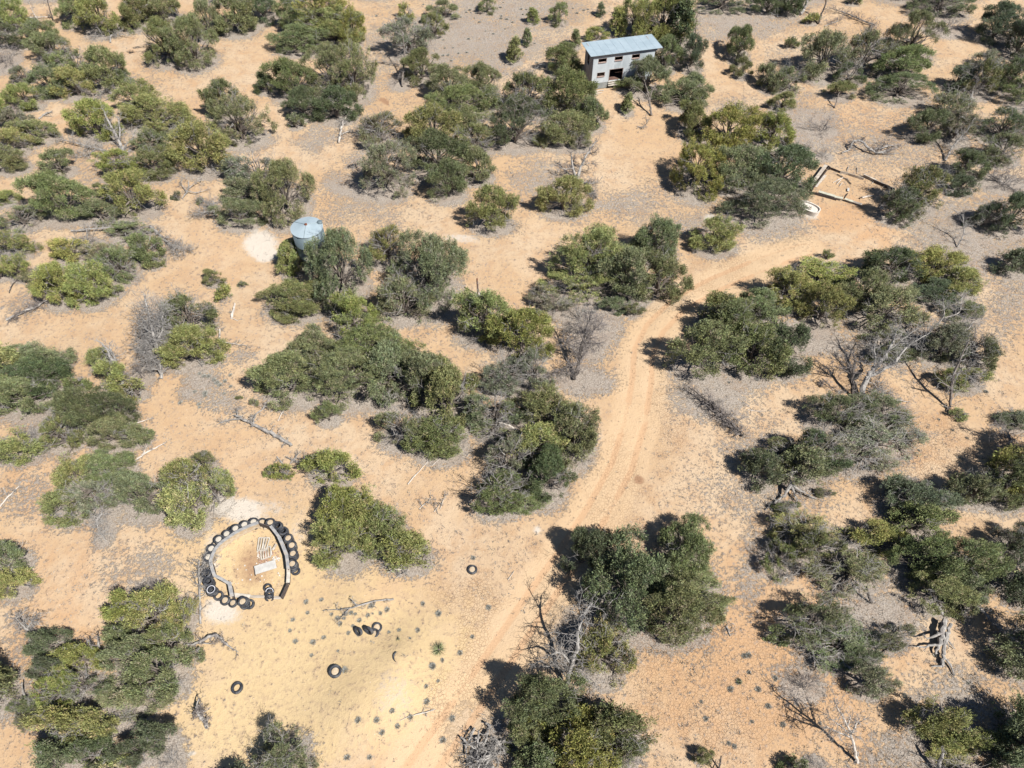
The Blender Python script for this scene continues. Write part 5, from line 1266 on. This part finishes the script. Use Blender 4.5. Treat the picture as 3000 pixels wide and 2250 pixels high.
def tuft_mesh(seed, n, r, h, mat, w=.008):
    g = np.random.default_rng(seed); a = g.uniform(0, 2*pi, n); rr = r*g.random(n)*.5
    P = np.c_[np.cos(a)*rr, np.sin(a)*rr, np.zeros(n)]; t = g.uniform(.0, 1.3, n); a2 = a+g.normal(size=n)*.6
    D = np.c_[np.cos(a2)*np.sin(t), np.sin(a2)*np.sin(t), np.cos(t)]; V, Q = blades(P, D, h*g.uniform(.5, 1.1, n), w, g); return V, Q
SG = [mk('sagebrush', *(lambda v, q: (v, q))(*tuft_mesh(301+i, 260, .5, .42, None, .016)), M['sage']) for i in range(3)]
sage_px = []
rs = random.Random(3)
for (cx, cy, rx, ry, n) in ((1290, 80, 200, 60, 26), (1480, 40, 160, 40, 16), (1700, 30, 60, 20, 5), (1310, 150, 90, 40, 8), (1600, 170, 60, 60, 6), (600, 1150, 70, 50, 12), (620, 1090, 40, 40, 6), (1740, 900, 60, 40, 6)):
    for _ in range(n): sage_px.append((rs.gauss(cx, rx*.5), rs.gauss(cy, ry*.5), rs.uniform(.5, 1.0)))
zc = lambda x, y: (980+x/6.32, 1760+y/6.32)
for x, y, s in ((975, 170, .8), (850, 235, .6), (620, 275, .7), (705, 240, .35), (465, 370, .7), (340, 470, .5), (110, 430, .7), (310, 230, .7), (680, 100, .8), (390, 250, .5), (1640, 60, .7), (1010, 590, .5), (1200, 550, .6), (1545, 550, .7), (1940, 245, .6), (1820, 1215, .9), (2000, 1105, .6), (200, 1290, .9), (450, 630, .6), (260, 600, .6), (1700, 1590, .6), (1920, 1490, .5), (180, 330, .5), (70, 930, .4), (1400, 700, .4)):
    sage_px.append((*zc(x, y), s))
for x, y in ((1985, 585), (2190, 690), (2375, 760), (1995, 655), (1900, 700), (1880, 770), (1915, 840), (2030, 845), (2100, 815), (2020, 930), (2150, 665), (2085, 570)): sage_px.append((*tp('G', x, y), rs.uniform(.5, .9)))
for x, y in ((955, 620), (630, 660), (855, 300), (590, 1000), (110, 1350), (230, 1350), (330, 1290), (450, 1330), (555, 1230), (365, 1390), (660, 1480), (265, 1430), (185, 1590), (40, 1590), (720, 1340), (850, 810), (770, 915), (30, 660)): sage_px.append((*tp('H', x, y), rs.uniform(.55, 1.0)))
for x, y in ((365, 1100), (310, 1150), (430, 1040), (490, 1150), (555, 1260), (300, 1500), (335, 1520), (890, 1370), (650, 1380), (600, 1080), (430, 930), (400, 935), (1640, 930), (1240, 1180), (1440, 1190), (1850, 1110), (150, 1340), (120, 1230), (450, 1360)): sage_px.append((*tp('I', x, y), rs.uniform(.45, .9)))
for x, y in ((1965, 880), (1660, 1060), (1750, 1130), (1840, 1180), (1550, 1170), (1700, 980), (1530, 1260), (1800, 1310), (300, 820), (480, 800)): sage_px.append((*tp('F', x, y), rs.uniform(.45, .9)))
SS = {}
for (u, v, s) in sage_px: q = sector(u, v); SS.setdefault(q[:2], []).append(q[2])
for q in SS.values(): q.sort()
GN = ORDN+[f'{a}-{b}' for a in ('fortieth', 'fiftieth') for b in ('odd',)]
for (u, v, s) in sage_px:
    L, dn, ds = sector(u, v); rk = SS[(L, dn)].index(ds)
    where = {'right': 'right of', 'left': 'left of', 'above': 'above', 'below': 'below'}.get(dn, dn+' of')
    slab_ = f"low grey sagebrush tuft, {ORDN[min(rk, len(ORDN)-1)]} out {where} {L}"
    s *= .62
    p = at(u, v); o = ob('sagebrush', rs.choice(SG), None, p); o.scale = (s, s, s*.8); o.rotation_euler = (0, 0, rs.uniform(0, 6)); tag(o, slab_, 'sagebrush', 'low sagebrush tufts dotted over open soil')
# ------------------------------------------------------------------ dry grass, twig litter, pebbles: uncountable
def scatter(n, seed, dens):
    g = np.random.default_rng(seed); u = g.uniform(-60, 3060, n); v = g.uniform(-30, 2300, n); out = []
    D = np.stack([(u-1500)/F, cD+(1125-v)/F*sD, -sD+(1125-v)/F*cD], 1); t = -CH/D[:, 2]; X = D[:, 0]*t; Y = D[:, 1]*t
    li, ro = litter_at(X, Y); keep = g.random(n) < dens(li, ro, X, Y); X, Y = X[keep], Y[keep]; return np.c_[X, Y, height(X, Y)-.02], li[keep], g
def yel_at(X, Y):
    c = flat(960, 1960); return ((X-c[0])**2/150+(Y-c[1])**2/60 < 1).astype(float)
def build_grass():
    P, li, g = scatter(52000, 5, lambda l, r, X, Y: np.clip(.16+.8*(l > .3)+.6*(vnoise(X/3, Y/3, 77) > .55)-.7*r-1.0*yel_at(X, Y), 0.02, 1)*.6)
    nb = 9; n = len(P)*nb; ti = np.repeat(np.arange(len(P)), nb); s = g.uniform(.4, 1.5, len(P))[ti]
    q = P[ti]+np.c_[g.normal(size=(n, 2))*.055*s[:, None], np.zeros(n)]; d = unit(np.c_[g.normal(size=(n, 2))*.75, np.abs(g.normal(size=n))*.45+.15])
    V, Q = blades(q, d, .17*s*g.uniform(.5, 1.2, n), .010+.004*s, g); o = ob('dry_grass', mk('dry_grass', V, Q, M['grass'])); tag(o, 'sparse dry grey grass tufts over the soil', 'dry grass', kind='stuff')
    P, li, g = scatter(12000, 6, lambda l, r, X, Y: np.clip(.03+.9*(l > .35)-.5*r, 0, 1)*.8)
    n = len(P); a = g.uniform(0, 2*pi, n); d = np.c_[np.cos(a), np.sin(a), g.uniform(0, .25, n)]; L = g.uniform(.12, .8, n)**1.2
    V, Q = blades(P+[0, 0, .035], unit(d), L, .009+.012*g.random(n), g); tag(ob('twig_litter', mk('twig_litter', V, Q, M['twig'])), 'thin grey fallen twigs littering the ground under trees', 'twigs', kind='stuff')
    P, li, g = scatter(9000, 8, lambda l, r, X, Y: .55+0*l); n = len(P); s = g.uniform(.012, .045, n)
    T = np.array([(1, 0, 0), (-.5, .87, 0), (-.5, -.87, 0), (0, 0, 1.)]); V = (P[:, None]+[0, 0, .015]+T[None]*s[:, None, None]*g.uniform(.7, 1.3, (n, 4, 1))).reshape(-1, 3)
    b = np.arange(n)[:, None]*4; tag(ob('pebbles', mk('pebbles', V, np.concatenate([b+[0, 1, 3], b+[1, 2, 3], b+[2, 0, 3]]), M['pebble'])), 'small pale pebbles and clods on the soil', 'pebbles', kind='stuff')
build_grass()
print('TRIS', sum(len(m.polygons)*2 for m in bpy.data.meshes), 'objs', len(bpy.data.objects))
